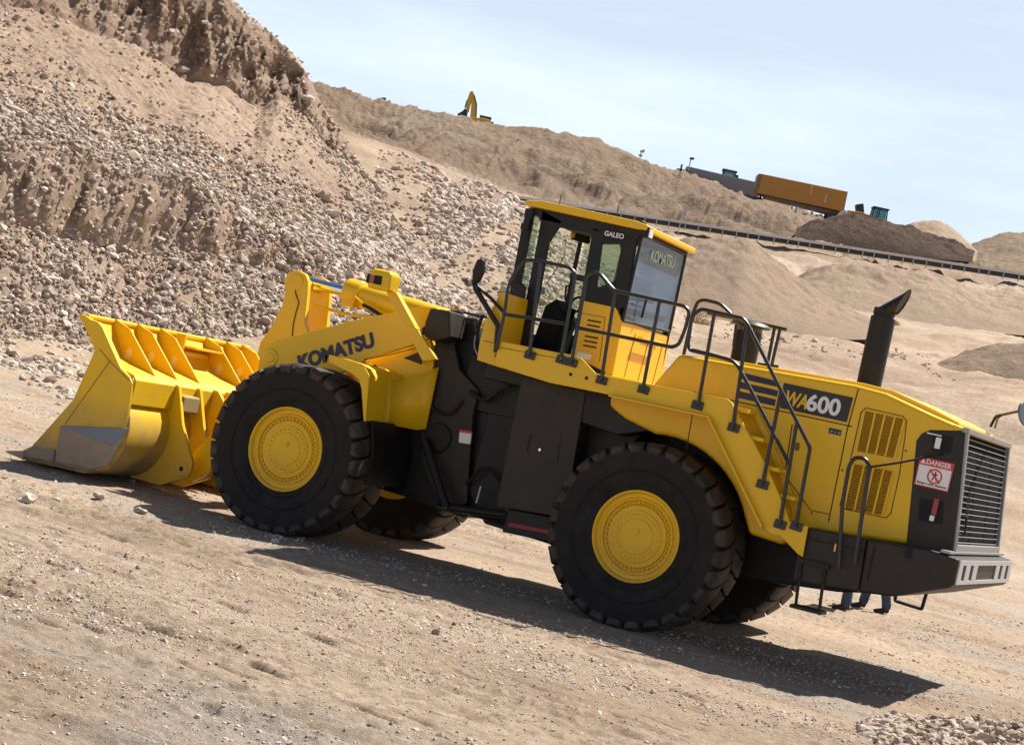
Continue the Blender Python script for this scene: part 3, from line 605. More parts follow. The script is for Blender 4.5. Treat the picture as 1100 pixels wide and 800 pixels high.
# decals
m = MB(); m.prism(ats([(842, 411), (916.5, 427), (909.5, 453.5), (838, 438)], -1.352), -1.356, -1.35); dp = m.build('model_panel', LABB, hood)
text('lettering', 'WA', at3(842, 434, -1.358), at3(866, 440, -1.358), .155, YEL, dp, bold=.03, shear=.15)
text('lettering', '600', at3(865, 440.5, -1.358), at3(901, 447.5, -1.358), .185, WHT, dp, bold=.03)
for q in ([(797, 400), (838, 410), (837, 416), (795, 406.5)], [(795, 410), (836, 419.5), (834.5, 426), (793, 416.5)], [(794, 420), (833.5, 429), (832, 436), (792, 427)]):
    m = MB(); m.prism(ats(q, -1.352), -1.356, -1.35); m.build('navy_stripe', NAVY, hood)
m = MB(); m.prism(ats([(891, 459), (904, 462), (903, 468), (890, 465)], -1.352), -1.357, -1.35); lb_ = m.build('small_label', LABB, hood)
for i, c_ in enumerate(((.05, .35, .25), (.1, .12, .3), (.05, .3, .3))):
    m = MB(); a_ = at(893.5+i*4, 461.6+i*.9, -1.36); m.box(a_[0]-.012, a_[0]+.014, -1.36, -1.357, a_[1]-.028, a_[1]-.002); m.build('label_symbol', mat('label_ink', c_), lb_)
m = MB()
for q in ((853, 462), (856, 479), (872, 551), (973, 484), (920, 540), (905, 505)): m.lathe([(.012, 0), (.012, -.01), (0, -.012)], at3(*q, -1.35), n=8)
m.build('bolt', mat('brown_latch', (.18, .08, .02)), hood); m = MB(); m.prism(ats([(855, 475), (859, 476), (858, 484), (854, 483)], -1.352), -1.362, -1.35); m.build('door_latch', bpy.data.materials['brown_latch'], hood)

# charcoal rear surround with warning sign and lights
m = MB(); m.prism(ats([(973.5, 585), (984.4, 473), (990, 465.5), (999, 461.5), (1037, 462.5), (1031, 528), (1023, 597)], -1.35)[:], -1.358, -1.20)
sur = m.build('rear_surround', BLKG, LD, bev=.01)
m = MB(); m.prism(ats([(1002, 465), (1024, 469), (1021, 487), (1003, 484)], -1.358), -1.364, -1.357); m.prism(ats([(988, 535), (1014, 539), (1012, 563), (986, 559)], -1.358), -1.364, -1.357); m.build('light_recess', DIN, sur)
m = MB(); a = at(1008, 476, -1.36); m.box(a[0]-.03, a[0]+.03, -1.40, -1.364, a[1]-.06, a[1]+.06); m.build('work_light', LAMP, sur, bev=.01)
m = MB(); a = at(1005, 544, -1.36); m.box(a[0]-.028, a[0]+.03, -1.395, -1.364, a[1]-.09, a[1]+.09); m.build('tail_light', REDL, sur, bev=.01)
m = MB(); a = at(1002, 556, -1.36); m.box(a[0]-.028, a[0]+.02, -1.395, -1.364, a[1]-.035, a[1]+.025); m.build('reverse_light', LAMP, sur, bev=.006)
m = MB(); m.tube([at3(996, 464.5, -1.37), at3(1012, 468, -1.37)], .012, 8); m.build('chrome_strip', CHR, sur)
sg_q = [(988.5, 489.5), (1025.5, 498), (1018, 528.5), (982, 520)]
m = MB(); m.prism(ats(sg_q, -1.37), -1.374, -1.362); sign = m.build('warning_sign', WHT, LD)
A, B, Cc, Dd = [Vector(at3(*q, -1.376)) for q in sg_q]
def sq(s_, t_): return (A.lerp(B, s_)).lerp(Dd.lerp(Cc, s_), t_)
def quad(mm, s0, s1, t0, t1, dy=0): mm.add([sq(s0, t0)+Vector((0, dy, 0)), sq(s1, t0)+Vector((0, dy, 0)), sq(s1, t1)+Vector((0, dy, 0)), sq(s0, t1)+Vector((0, dy, 0))], [(0, 1, 2, 3)])
m = MB(); quad(m, 0, 1, 0, .27); quad(m, 0, .025, .27, 1); quad(m, .975, 1, .27, 1); quad(m, 0, 1, .965, 1)
cs = sq(.53, .58); ring = []
for k in range(32):
    a = 2*math.pi*k/32; ring.append((cs.x+.078*math.cos(a), cs.y-.001, cs.z+.078*math.sin(a))); ring.append((cs.x+.062*math.cos(a), cs.y-.001, cs.z+.062*math.sin(a)))
m.add(ring, [(2*k, 2*k+1, (2*k+3) % 64, (2*k+2) % 64) for k in range(32)])
dg = Vector((.7, 0, -.7)); pp = Vector((.7, 0, .7)); c0 = Vector((cs.x, cs.y-.003, cs.z)); m.add([c0-dg*.09-pp*.008, c0-dg*.09+pp*.008, c0+dg*.09+pp*.008, c0+dg*.09-pp*.008], [(0, 1, 2, 3)])
m.build('red_markings', DRED, sign)
m = MB()      # the small walking figure inside the ring and the warning triangle
c1 = Vector((cs.x, cs.y-.002, cs.z))
def lim(a, b, w_): 
    a = c1+Vector((a[0], 0, a[1])); b = c1+Vector((b[0], 0, b[1])); d = (b-a).normalized(); n_ = Vector((-d.z, 0, d.x))*w_; m.add([a-n_, a+n_, b+n_, b-n_], [(0, 1, 2, 3)])
lim((0, -.005), (.004, .028), .012); lim((0, 0), (-.024, -.045), .006); lim((.002, 0), (.028, -.042), .006); lim((0, .025), (-.024, .004), .005); lim((.004, .025), (.028, .012), .005); lim((.002, .034), (.004, .05), .009)
m.build('walking_figure', LABB, sign)
m = MB(); t0 = sq(.12, .22); m.add([t0+Vector((-.03, -.002, 0)), t0+Vector((.03, -.002, 0)), t0+Vector((0, -.002, .05))], [(0, 1, 2)]); m.build('warning_triangle', WHT, sign)
text('lettering', 'DANGER', sq(.22, .22)+Vector((0, -.003, 0)), sq(.94, .22)+Vector((0, -.003, 0)), .052, WHT, sign, bold=.02)
text('lettering', 'Keep a safe distance', sq(.07, .93)+Vector((0, -.002, 0)), sq(.93, .93)+Vector((0, -.002, 0)), .026, LABB, sign, bold=.01)

# radiator grille across the back
def gp(t_, y): return Vector((7.640+(7.765-7.640)*t_, y, 2.815+(1.60-2.815)*t_))        # t down the sloping face
m = MB(); m.add([gp(0, -1.30)+Vector((-.02, 0, 0)), gp(0, 1.30)+Vector((-.02, 0, 0)), gp(1, 1.30)+Vector((-.02, 0, 0)), gp(1, -1.30)+Vector((-.02, 0, 0))], [(0, 1, 2, 3)])
core = m.build('radiator_core', mat('radiator_black', (.004, .004, .004), .95, 0, .1), LD)
m = MB()
for y0, y1 in ((-1.335, -1.27), (1.27, 1.335)): m.obox((gp(.5, (y0+y1)/2)), (.03, 0, 0), (0, (y1-y0)/2, 0), (gp(0, 0)-gp(1, 0))*.5)
m.obox(gp(-.015, 0), (.035, 0, 0), (0, 1.36, 0), (0, 0, .028)); m.obox(gp(.985, 0), (.03, 0, 0), (0, 1.28, 0), (0, 0, .05))
gr = m.build('radiator_grille', SILV, LD, bev=.008)
m = MB()
for k in range(19): m.tube([gp((k+1)/20.5, -1.28), gp((k+1)/20.5, 1.28)], .0048, 6)
m.build('grille_bar', SILV, gr)
m = MB()
for y in (-.45, .45): m.tube([gp(.02, y)+Vector((-.012, 0, 0)), gp(.96, y)+Vector((-.012, 0, 0))], .004, 6)
m.build('grille_stay', BLK, gr); m = MB()
m.tube(rounded([gp(.70, -1.22)+Vector((0, 0, 0)), gp(.70, -1.22)+Vector((.08, 0, 0)), gp(.70, -1.22)+Vector((.08, .0, 0)), gp(.86, -1.22)+Vector((.08, 0, 0)), gp(.86, -1.22)], .04), .012, 8)
m.build('grille_handle', BLK, gr)
# roof lip over the grille
m = MB(); m.prism([(7.50, 2.87), (7.60, 2.852), (7.665, 2.825), (7.66, 2.80), (7.50, 2.80)], -1.345, 1.345); m.build('hood_lip', YEL, hood, bev=.015)

# counterweight
m = MB(); m.prism([(6.95, 1.53), (7.60, 1.575), (7.90, 1.545), (7.90, 1.27), (7.86, 1.24), (7.32, 1.02), (6.98, .98)], -1.66, 1.66); m.build('counterweight', BLKG, LD, bev=.03, seg=3)
m = MB(); m.prism([(6.26, 1.50), (6.94, 1.535), (6.98, .985), (6.28, .93)], -1.66, -.6); m.prism([(6.26, 1.50), (6.94, 1.535), (6.98, .985), (6.28, .93)], .6, 1.66)
sb = m.build('side_box', BLKG, LD, bev=.02)
m = MB(); seam(m, [(866, 578), (932, 592)], -1.66, .012); m.build('panel_gap', DIN, sb); m = MB(); seam(m, [(940, 586), (932, 622)], -1.66, .02)
m.prism(ats([(973, 588), (981, 590), (979, 600), (971, 598)], -1.662), -1.666, -1.65); m.prism(ats([(868, 567), (870, 567), (869, 575), (867, 575)], -1.662), -1.666, -1.65); m.build('panel_gap', DIN, sb)
m = MB(); m.tube([at3(898, 584, -1.70), at3(896.5, 592, -1.70)], .013, 8); m.build('brass_key', mat('brass', (.7, .42, .12), .3, .6), sb)
m = MB(); x0 = 7.902; x1 = 7.918       # bumper face with real openings
zs_ = (1.285, 1.325, 1.485, 1.535)
m.box(x0, x1, -1.62, 1.62, zs_[2], zs_[3]); m.box(x0, x1, -1.62, 1.62, zs_[0], zs_[1])
holes = [(-1.42, -1.24), (-1.0, -.82), (-.58, .58), (.82, 1.0), (1.24, 1.42)]; e = -1.62
for a, b in holes: m.box(x0, x1, e, a, zs_[1], zs_[2]); e = b
m.box(x0, x1, e, 1.62, zs_[1], zs_[2]); m.build('bumper_plate', GRY, LD)
m = MB(); m.box(7.70, 7.80, -1.64, 1.64, 1.571, 1.60); m.build('bumper_ledge', SILV, LD, bev=.006)

# exhaust stack
m = MB(); ex_ = 6.22; m.tube([(ex_, 0, 3.02), (ex_, 0, 3.92)], .138, 24); m.tube([(ex_, 0, 3.90), (ex_, 0, 3.97)], .115, 24)
m.tube([(ex_, 0, 3.95), (ex_, 0, 4.02)], .122, 24)
n = 24; b0 = [(ex_+.118*math.cos(2*math.pi*k/n), .118*math.sin(2*math.pi*k/n), 3.99) for k in range(n)]; b1 = []
for k in range(n):
    a = 2*math.pi*k/n; cxx = math.cos(a); b1.append((ex_+.185-.055*cxx, .15*math.sin(a), 4.13-.155*cxx))
m.add(b0+b1, [(k, (k+1) % n, n+(k+1) % n, n+k) for k in range(n)]); m.add([(a-.012, b, c) for a, b, c in b1], [tuple(range(n))])
m.build('exhaust_stack', BLK, LD, smooth=True)
m = MB(); m.lathe([(.19, 0), (.19, .02), (.16, .04), (.14, .05)], (ex_, 0, 3.06), 'z', 24); m.build('stack_collar', BLK, LD)
# air intake cleaner
ix, iz = at(799, 384, .25)
m = MB(); m.lathe([(0, 2.9-iz), (.155, 2.9-iz), (.155, .30), (.12, .31), (.12, .36), (.225, .37), (.235, .385), (.20, .42), (.09, .44), (0, .445)], (ix, .25, iz), 'z', 28); ai = m.build('air_intake', BLK, LD, smooth=True)
m = MB()
for k in range(24): a = 2*math.pi*k/24; m.tube([(ix+.14*math.cos(a), .25+.14*math.sin(a), iz+.30), (ix+.14*math.cos(a), .25+.14*math.sin(a), iz+.37)], .007, 5)
m.build('intake_screen', STL, ai)

# walkway fascia, deck and stairs
fas = [(536, 366), (612, 381), (624, 384), (640, 401), (700, 413), (748, 422), (781, 428), (786, 432), (822, 497), (843, 545), (848, 560), (868, 565), (862, 598), (856, 594), (838, 575), (829, 574), (820, 566), (762, 447), (655, 424), (590, 411), (545, 397), (531, 392)]
m = MB(); m.prism(ats(fas, -1.72), -1.72, -1.69); plat = m.build('walkway', YEL, LD, bev=.008)
m = MB()      # turned out lower flange that catches the sun
P = ats([(655, 424), (762, 447), (820, 566)], -1.76); m.sheet(P, -1.80, -1.70, .018); m.build('lower_flange', YEL, plat)
m = MB(); P = ats([(786, 434), (822, 497)], -1.70); m.sheet(P, -1.73, -1.66, .012); m.build('stair_edge', YEL, plat)
m = MB(); zt = 2.56; m.box(2.42, 5.05, -1.69, -.82, zt-.04, zt); m.box(2.42, 5.02, .82, 1.72, zt-.04, zt); m.build('deck', YELD, plat)
m = MB(); m.prism([(q[0], q[1]) for q in ats(fas[:18], -1.72)][:8]+[(5.1, 2.35), (2.35, 2.35)], 1.69, 1.72) if 0 else m.prism([(2.25, 2.40), (2.3, 2.72), (3.4, 2.70), (3.7, 2.56), (5.1, 2.55), (5.1, 2.40)], 1.69, 1.72); m.build('far_fascia', YEL, plat)
seam_ = MB(); seam(seam_, [(538, 378), (612, 391)][:0] or [(536, 373), (611, 387)], -1.72, .006); seam_.build('panel_gap', SEAM, plat)
m = MB()
for q in ((613, 402), (630, 406)): m.lathe([(.02, 0), (.02, -.004), (0, -.004)], at3(*q, -1.721), n=12)
m.build('bolt_hole', DIN, plat)
m = MB(); P = ats([(806, 437), (812, 437), (838, 492), (858, 548), (858, 562), (851, 560), (851, 549), (832, 495)], -1.38); m.prism(P, -1.40, -1.37)
st_ = m.build('stairs', YEL, LD, bev=.004)
for (px, py) in ((795, 438), (811, 468.5), (828, 500.5), (845, 531)):
    x, z = at(px, py, -1.55); m = MB(); m.prism([(x-.16, z), (x+.14, z), (x+.14, z-.045), (x-.16, z-.035)], -1.688, -1.402); m.build('stair_tread', YELD, st_, bev=.005)
# cab front console box (yellow) ahead of the cab
m = MB(); m.prism(ats([(527, 346), (543, 316), (549, 316), (541, 362), (537, 384), (545, 397), (518, 388), (521, 368)], -1.30), -1.45, -.80); fb = m.build('cab_step_box', YEL, LD, bev=.01)
m = MB(); seam(m, [(520, 366), (534, 369)], -1.45, .008); m.build('panel_gap', SEAM, fb)

# ------------------------------------------------------------------ cab
YC = -.80
cab = MB(); cab.box(2.06, 3.46, -.80, .80, 2.58, 2.72); cab = cab.build('cab', BLK, LD)
def cabpanel(name, pts, m_, y0=YC, y1=YC+.045, bev=.006, par=None, Y=None):
    mm = MB(); mm.prism(ats(pts, YC if Y is None else Y), y0, y1); return mm.build(name, m_, par or cab, bev=bev)
# near side frame, built as a rectangle with openings
zr = 4.36
cabpanel('door_pillar', [(565, 224), (574, 224), (546, 368), (538, 366)], BLK, -.82, -.74)
o_ = MB()
door = ats([(577, 306), (588, 262), (593, 252), (600, 243), (608, 239.5), (641, 251), (640, 256), (612, 379)], YC)
outer_l = ats([(577, 226), (693, 250), (684, 300), (677, 327), (655, 400), (548, 372)], YC)
# strips round the door opening and quarter window
def strip(a, b, par=cab, y0=YC-.005, y1=YC+.05, m_=BLK, name='cab_frame'): mm = MB(); mm.prism(ats(a+b[::-1], YC), y0, y1); mm.build(name, m_, par, bev=.004)
strip([(583, 226), (577, 260), (556, 368)], [(606, 240), (597, 243), (588, 262), (577, 306), (566, 372)][:0] or [(604, 238), (590, 256), (568, 372)])
strip([(577, 224), (690, 248)], [(577, 237), (604, 238), (640, 250), (686, 262)][:0] or [(579, 236), (686, 257)])
strip([(586, 234), (610, 238), (642, 247)], [(588, 262), (600, 244), (642, 253)], y0=YC-.003)
strip([(637, 245), (613, 379)], [(648, 248), (640, 310), (627, 382)])
strip([(643, 246), (674, 252)], [(646, 262), (672, 262)], y0=YC-.008)
strip([(664, 254), (667, 270), (661, 305), (655, 330)], [(682, 258), (668, 345), (662, 330)][:0] or [(684, 256), (679, 285), (672, 330), (664, 332)])
strip([(640, 306), (642, 309), (661, 302)], [(626, 328), (640, 331), (664, 333)], y0=YC-.009)
mm = MB(); mm.prism(ats([(627, 323), (662, 330.5), (668, 345), (655, 402), (613, 381)], YC), YC-.012, YC+.03); lp = mm.build('door_lower_panel', YEL, cab, bev=.006)
mm = MB()
for (px, py) in ((633, 344), (632, 349), (631, 354), (630, 361), (629, 366), (628, 371)):
    a, z = at(px-1, py, YC); b, z2 = at(px+13, py+2.6, YC); mm.obox(((a+b)/2, YC-.016, (z+z2)/2), ((b-a)/2, 0, (z2-z)/2), (0, .004, 0), (0, 0, .009))
seam(mm, [(622, 336), (650, 341), (644, 388)], YC-.012, .006); mm.build('vent_slot', SEAM, lp)
mm = MB(); mm.prism(ats([(621, 378), (636, 381), (634, 387), (619, 384)], YC), YC-.018, YC-.012); mm.build('small_label', WHT, lp)
text('lettering', 'GALEO', at3(649, 253, YC-.03), at3(669.5, 257, YC-.03), .058, WHT, cab, bold=.02)
# door opening lower dark kick panel (the door itself is folded open against the front)
mm = MB(); mm.prism(ats([(552, 306), (560, 303), (566, 309), (561, 345), (556, 372), (541, 367)], -.86), -.90, -.855); mm.build('open_door', BLKG, cab, bev=.02)
# glass
mm = MB(); mm.prism(ats([(574, 227), (580, 228), (556, 366), (549, 365)], YC), YC+.01, YC+.018); mm.build('quarter_glass', GLS, cab)
mm = MB(); mm.prism(ats([(645, 256), (668, 260), (660, 306), (640, 310)], YC), YC+.01, YC+.018); mm.build('side_window', GLS, cab)
# front: bowed windshield with posts
fx = 2.02
mm = MB(); pts = [(fx+.04, -.80), (fx-.10, -.60), (fx-.16, 0), (fx-.10, .60), (fx+.04, .80)]
vs = [(x, y, z) for z in (2.74, 4.36) for x, y in pts]; mm.add(vs, [(i, i+1, i+6, i+5) for i in range(4)]); mm.build('windshield', GLS, cab)
mm = MB(); mm.tube([(fx+.04, -.80, 2.70), (fx+.04, -.80, 4.38)], .028, 6); mm.tube([(fx+.04, .80, 2.70), (fx+.04, .80, 4.38)], .03, 6); mm.tube([(3.44, .79, 2.6), (3.44, .79, 4.38)], .05, 6)
mm.tube([(2.62, .79, 2.7), (2.66, .79, 4.38)], .035, 6); mm.tube([(fx+.04, .79, 3.25), (3.44, .79, 3.25)], .03, 6); mm.build('cab_post', BLK, cab)
mm = MB(); mm.box(fx+.08, 3.42, .785, .80, 2.72, 3.06); mm.box(fx+.02, fx+.06, -.78, .78, 2.72, 2.95); mm.box(3.40, 3.44, -.78, .78, 2.72, 3.30); mm.build('cab_lower_wall', DIN, cab)
mm = MB(); mm.box(fx+.1, 3.40, .788, .794, 3.26, 4.33); mm.build('far_window', GLS, cab)
# rear window: frame and reflecting glass
rx = 3.47
def rp(px, py):
    d = ray(px, py); t_ = (rx-CAM[0])/d[0]; P = CAM+d*t_; return (float(P[1]), float(P[2]))
RW = [(-.78, 4.30), (.78, 4.30), (.80, 3.34), (-.80, 3.28)]
mm = MB(); mm.add([(rx, y, z) for y, z in RW]+[(rx-.012, y, z) for y, z in RW], [(0, 1, 2, 3), (7, 6, 5, 4), (0, 4, 5, 1), (1, 5, 6, 2), (2, 6, 7, 3), (3, 7, 4, 0)]); rw = mm.build('rear_window', GLB, cab)
mm = MB()
for a, b in ((0, 1), (1, 2), (2, 3), (3, 0)): mm.tube([(rx+.004, *RW[a]), (rx+.004, *RW[b])], .018, 6)
mm.build('rear_window_frame', BLK, cab)
FROST = mat('frosted_lettering', (.42, .55, .55), .6)
text('lettering', 'KOMATSU', (rx+.006, -.36, 4.05), (rx+.006, .44, 4.08), .14, FROST, rw, bold=.01)
mm = MB(); mm.tube([(rx+.05, -.35, 3.38), (rx+.05, -.33, 3.62)], .014, 6); mm.tube([(rx+.05, -.72, 3.60), (rx+.05, .70, 3.66)], .009, 6); mm.tube([(rx+.04, -.72, 3.50), (rx+.05, -.33, 3.50)], .008, 6); mm.build('wiper', BLK, cab)
# rear lower yellow wall
mm = MB(); mm.prism([(3.40, 3.30), (3.475, 3.28), (3.50, 2.58), (3.40, 2.58)], -.81, .86); rl = mm.build('cab_rear_panel', YEL, cab, bev=.008)
mm = MB()
for y in (-.35, .12, .62): mm.tube([(3.500, y-.10, 2.62), (3.482, y+.02, 3.18)], .004, 4)
mm.box(3.486, 3.492, -.1, .45, 3.12, 3.135); mm.build('panel_gap', SEAM, rl)
mm = MB(); mm.tube([(3.55, -.28, 3.16), (3.55, .42, 3.16)], .016, 6); mm.tube([(3.50, -.28, 3.16), (3.56, -.28, 3.16)], .012, 6); mm.tube([(3.50, .42, 3.16), (3.56, .42, 3.16)], .012, 6); mm.build('grab_rail', YEL, rl)
mm = MB(); mm.box(3.46, 3.86, -.82, 1.0, 2.58, 2.64); mm.box(3.82, 3.86, -.82, 1.0, 2.44, 2.58); mm.build('cab_rear_ledge', YEL, cab, bev=.006)
# roof
rf = MB(); rf.prism([(1.96, 4.40), (2.1, 4.385), (3.50, 4.335), (3.56, 4.33), (3.56, 4.40), (3.4, 4.43), (2.2, 4.475), (1.98, 4.45)], -.87, .87); roof = rf.build('cab_roof', YEL, cab, bev=.02)
mm = MB(); mm.box(2.06, 3.46, -.80, .80, 4.30, 4.385); mm.build('cab_ceiling', DIN, cab)
mm = MB()
for x_ in (2.25, 3.0): mm.tube([(x_, -.5, 4.45), (x_, -.5, 4.62)], .006, 5)
mm.tube(rounded([(3.3, .1, 4.42), (3.3, .1, 4.47), (3.3, .2, 4.47), (3.3, .2, 4.42)], .04), .012, 6); mm.build('antenna', BLK, roof)
mm = MB(); mm.obox(at3(566, 241, -.95), (.05, 0, 0), (0, .06, 0), (0, 0, .07)); mm.tube([at3(568, 240, -.9), (2.06, -.82, 4.2)], .015, 6); fl = mm.build('work_light', BLK, cab, bev=.01)
mm = MB(); a = at3(563.5, 239, -.98); mm.obox((a[0]-.02, a[1], a[2]+.02), (.02, 0, 0), (0, .05, 0), (0, 0, .035)); mm.build('lamp_glass', LAMP, fl)
mm = MB(); a = at3(690, 249, -.80); mm.obox((a[0]+.05, a[1], a[2]), (.055, 0, .0), (0, .065, 0), (0, 0, .06)); mm.lathe([(0, .0), (.05, .0), (.045, .05), (0, .07)], (a[0]-.02, a[1], a[2]+.06), 'z', 12); rl2 = mm.build('work_light', BLK, cab, bev=.012)
mm = MB(); mm.obox((a[0]+.11, a[1], a[2]-.005), (.006, 0, 0), (0, .055, 0), (0, 0, .05)); mm.build('lamp_glass', LAMP, rl2)
# interior
mm = MB(); mm.box(2.75, 3.20, -.25, .27, 3.05, 3.20); mm.prism([(3.12, 3.15), (3.28, 3.18), (3.36, 3.85), (3.26, 3.87)], -.25, .27); mm.prism([(3.26, 3.90), (3.36, 3.88), (3.39, 4.08), (3.30, 4.10)], -.13, .15); mm.box(2.85, 3.1, -.2, .2, 2.72, 3.05)
mm.box(2.8, 3.25, .30, .42, 3.10, 3.32); mm.build('seat', SEATM, cab, bev=.04, seg=3)
mm = MB(); mm.tube([(2.35, 0, 2.75), (2.50, 0, 3.35)], .05, 10); mm.prism([(2.15, 2.75), (2.45, 2.75), (2.50, 3.2), (2.35, 3.42), (2.22, 3.3)], -.22, .22); mm.build('steering_column', DIN, cab, bev=.02)
mm = MB(); ring_ = [(2.53+.09*math.cos(a_)*.6, .19*math.sin(a_), 3.40+.19*math.cos(a_)*.55) for a_ in np.linspace(0, 2*math.pi, 25)]; mm.tube(ring_, .014, 8, cap=False); mm.build('steering_wheel', DIN, cab)
mm = MB(); a = at3(577, 312, -.2); mm.obox(a, (.06, 0, .02), (0, .12, 0), (-.01, 0, .04)); mm.build('dash_monitor', mat('pale_blue_monitor', (.16, .24, .42), .3), cab, bev=.02)
mm = MB(); a = at3(624, 256, .2); mm.obox((a[0], a[1], a[2]), (.12, 0, -.01), (0, .04, 0), (.0, 0, .045)); mm.build('interior_mirror', DIN, cab, bev=.02)
mm = MB(); a = at3(617, 253, .2); mm.obox((a[0], a[1]-.02, a[2]), (.035, 0, -.0), (0, .04, 0), (.0, 0, .035)); mm.build('yellow_lamp', YEL, cab, bev=.015)
mm = MB(); mm.tube([at3(606, 276, .76), at3(587, 305, .76)], .006, 5); mm.tube([at3(608, 255, .76), at3(606, 276, .76)], .004, 5); mm.build('window_wiper', BLK, cab)
mm = MB(); mm.tube(rounded([at3(613, 308, -.84), at3(608, 307, -.86), at3(607, 322, -.86), at3(610, 324, -.84)], .02), .012, 6); mm.box(*(lambda q: (q[0]-.10, q[0]+.12, -.84, -.78, q[1]-.05, q[1]+.02))(at(622, 297, -.8))); mm.build('door_handle', BLK, cab)

# ------------------------------------------------------------------ handrails
def rail(name, paths, posts, Y, feet=(), r=.021, rad=.09):
    mm = MB()
    for p_ in paths: mm.tube(rounded([at3(*q, Y) for q in p_], rad), r, 8)
    for a, b in posts: mm.tube([at3(*a, Y), at3(*b, Y)], r, 8)
    o = mm.build(name, RAILM, LD, smooth=True)
    if feet:
        f_ = MB()
        for q in feet:
            x, z = at(*q, Y-.02); f_.obox((x, -1.735, z), (.065, 0, -.005), (0, .014, 0), (.005, 0, .045)); f_.lathe([(.018, 0), (.018, -.03), (0, -.03)], (x, -1.745, z), n=8)
        f_.build('rail_foot', RAILM, o, bev=.008)
    return o
YR = -1.75
rail('handrail', [[(533, 376), (542, 336), (546, 306), (555, 289), (564, 279), (581, 280.5), (611, 287), (618, 293), (616, 309), (602, 387)], [(540, 337), (607, 348)]], [((581, 281), (568.5, 381))], YR, [(568, 381), (602, 386)])
rail('handrail', [[(614, 389), (629, 304), (631, 295), (636, 292.5), (645, 294.5), (657, 309), (661, 312.5), (736, 329), (740.5, 335), (736, 354), (729, 370), (722, 373), (657, 359.5), (618, 351.5)]], [((661, 312), (646, 408)), ((708.5, 323), (690.5, 418))], YR, [(613, 389), (645, 408), (690, 418)])
rail('handrail', [[(768, 382), (741, 376), (739, 370), (743, 342), (748, 335), (754, 332), (798, 342), (803, 348), (868.5, 477), (870, 482), (855, 563)], [(741, 375.5), (760.6, 380), (790, 388), (802.6, 411), (827, 458), (849, 501)]], [((767.5, 336), (750, 435)), ((803, 350), (787, 460)), ((839, 419.6), (819, 520)), ((856, 453), (837.5, 563))], YR, [(748, 435), (787, 459), (818, 520), (837, 563), (854.5, 565)])
rail('inner_rail', [[(732, 392), (744, 337), (749.6, 324), (756, 322), (774, 326), (785, 337)]], [], -.95)
rail('far_rail', [[(760, 336), (800, 344), (845, 354)], [(814, 391), (836, 394)]], [((832, 352), (824.6, 390)), ((838, 353), (829, 392)), ((792, 342), (788, 372)), ((817, 347), (812, 380))], 1.0)
mm = MB()
for k in range(7): t_ = k/6; a = at3(736+(743-736)*t_, 342+1.5*math.sin(t_*math.pi), YR); mm.lathe([(0, -.008), (.010, -.004), (.010, .004), (0, .008)], a, n=6)
mm.build('safety_chain', mat('brass_chain', (.45, .30, .10), .4, .5), LD)
# rear ladder grips and steps
def ptube(name, path, Y, r=.022, rad=.07, m_=RAILM): mm = MB(); mm.tube(rounded([at3(*q, Y) for q in path], rad), r, 8); return mm.build(name, m_, LD, smooth=True)
ptube('ladder_grip', [(901, 610), (905, 540), (912, 500), (918, 491), (929, 492), (934, 500), (928, 540), (918, 606)], -1.74)
mm = MB(); P_ = [at3(*q, -1.72) for q in [(931, 502), (965, 497), (984, 492), (1006, 485)]]; mm.tube(rounded([(P_[0][0], -1.74, P_[0][2]), P_[1], (P_[2][0], -1.6, P_[2][2]), (P_[3][0], -1.38, P_[3][2])], .3), .012, 6); mm.build('cable', BLK, LD)
mm = MB(); mm.tube(rounded([at3(861, 600, -1.68), at3(855, 648, -1.68)], .03), .018, 6); mm.tube([at3(886, 612, -1.68), at3(880, 656, -1.68)], .018, 6)
mm.obox(((at(846, 650, -1.7)[0]+at(880, 657, -1.7)[0])/2+.03, -1.62, at(863, 653, -1.65)[1]), (.17, 0, .0), (0, .12, 0), (0, 0, .018)); mm.obox((at(874, 603, -1.7)[0], -1.62, at(874, 605, -1.7)[1]), (.17, 0, 0), (0, .10, 0), (0, 0, .02)); mm.build('hanging_step', BLK, LD)
mm = MB(); mm.tube(rounded([(6.66, 1.62, 1.05), (6.68, 1.62, .76), (7.01, 1.62, .74), (7.03, 1.62, 1.02)], .02), .022, 6); mm.build('far_hanging_step', BLK, LD)
# mirrors
mm = MB(); mm.tube([at3(533, 378, -1.5), at3(535, 350, -1.5), at3(511, 310, -1.6), at3(509, 300, -1.6)], .034, 8); mm.tube([at3(541, 335, -1.5), at3(527, 320, -1.55), at3(511, 306, -1.6)], .02, 8); ma = mm.build('mirror_arm', BLK, LD)
mm = MB(); mm.prism(ats([(509, 304), (508.5, 292), (513, 280), (517, 278), (520, 279), (519.5, 291), (514, 303)], -1.62), -1.66, -1.56); mm.build('mirror', BLK, ma, bev=.03, seg=3)
def P3(px, py, x): d = ray(px, py); t_ = (x-CAM[0])/d[0]; return tuple(float(q) for q in CAM+d*t_)
rm_ = P3(1097, 441, 7.95); mm = MB()
b_ = P3(1064, 458, 7.45); mm.tube(rounded([b_, (b_[0]+.02, b_[1]+.1, b_[2]+.14), P3(1074, 446, 7.6), rm_], .08), .016, 6); mm.tube(rounded([P3(1069, 459, 7.45), P3(1072, 448, 7.6), P3(1078, 445, 7.65)], .05), .014, 6); ma2 = mm.build('rear_mirror_arm', BLK, LD)
mm = MB(); n = 20
vs = [(rm_[0]+.03+.05*math.cos(2*math.pi*k/n)-.035*math.sin(2*math.pi*k/n), rm_[1]+.05+.13*math.cos(2*math.pi*k/n), rm_[2]-.03+.13*math.sin(2*math.pi*k/n)) for k in range(n)]
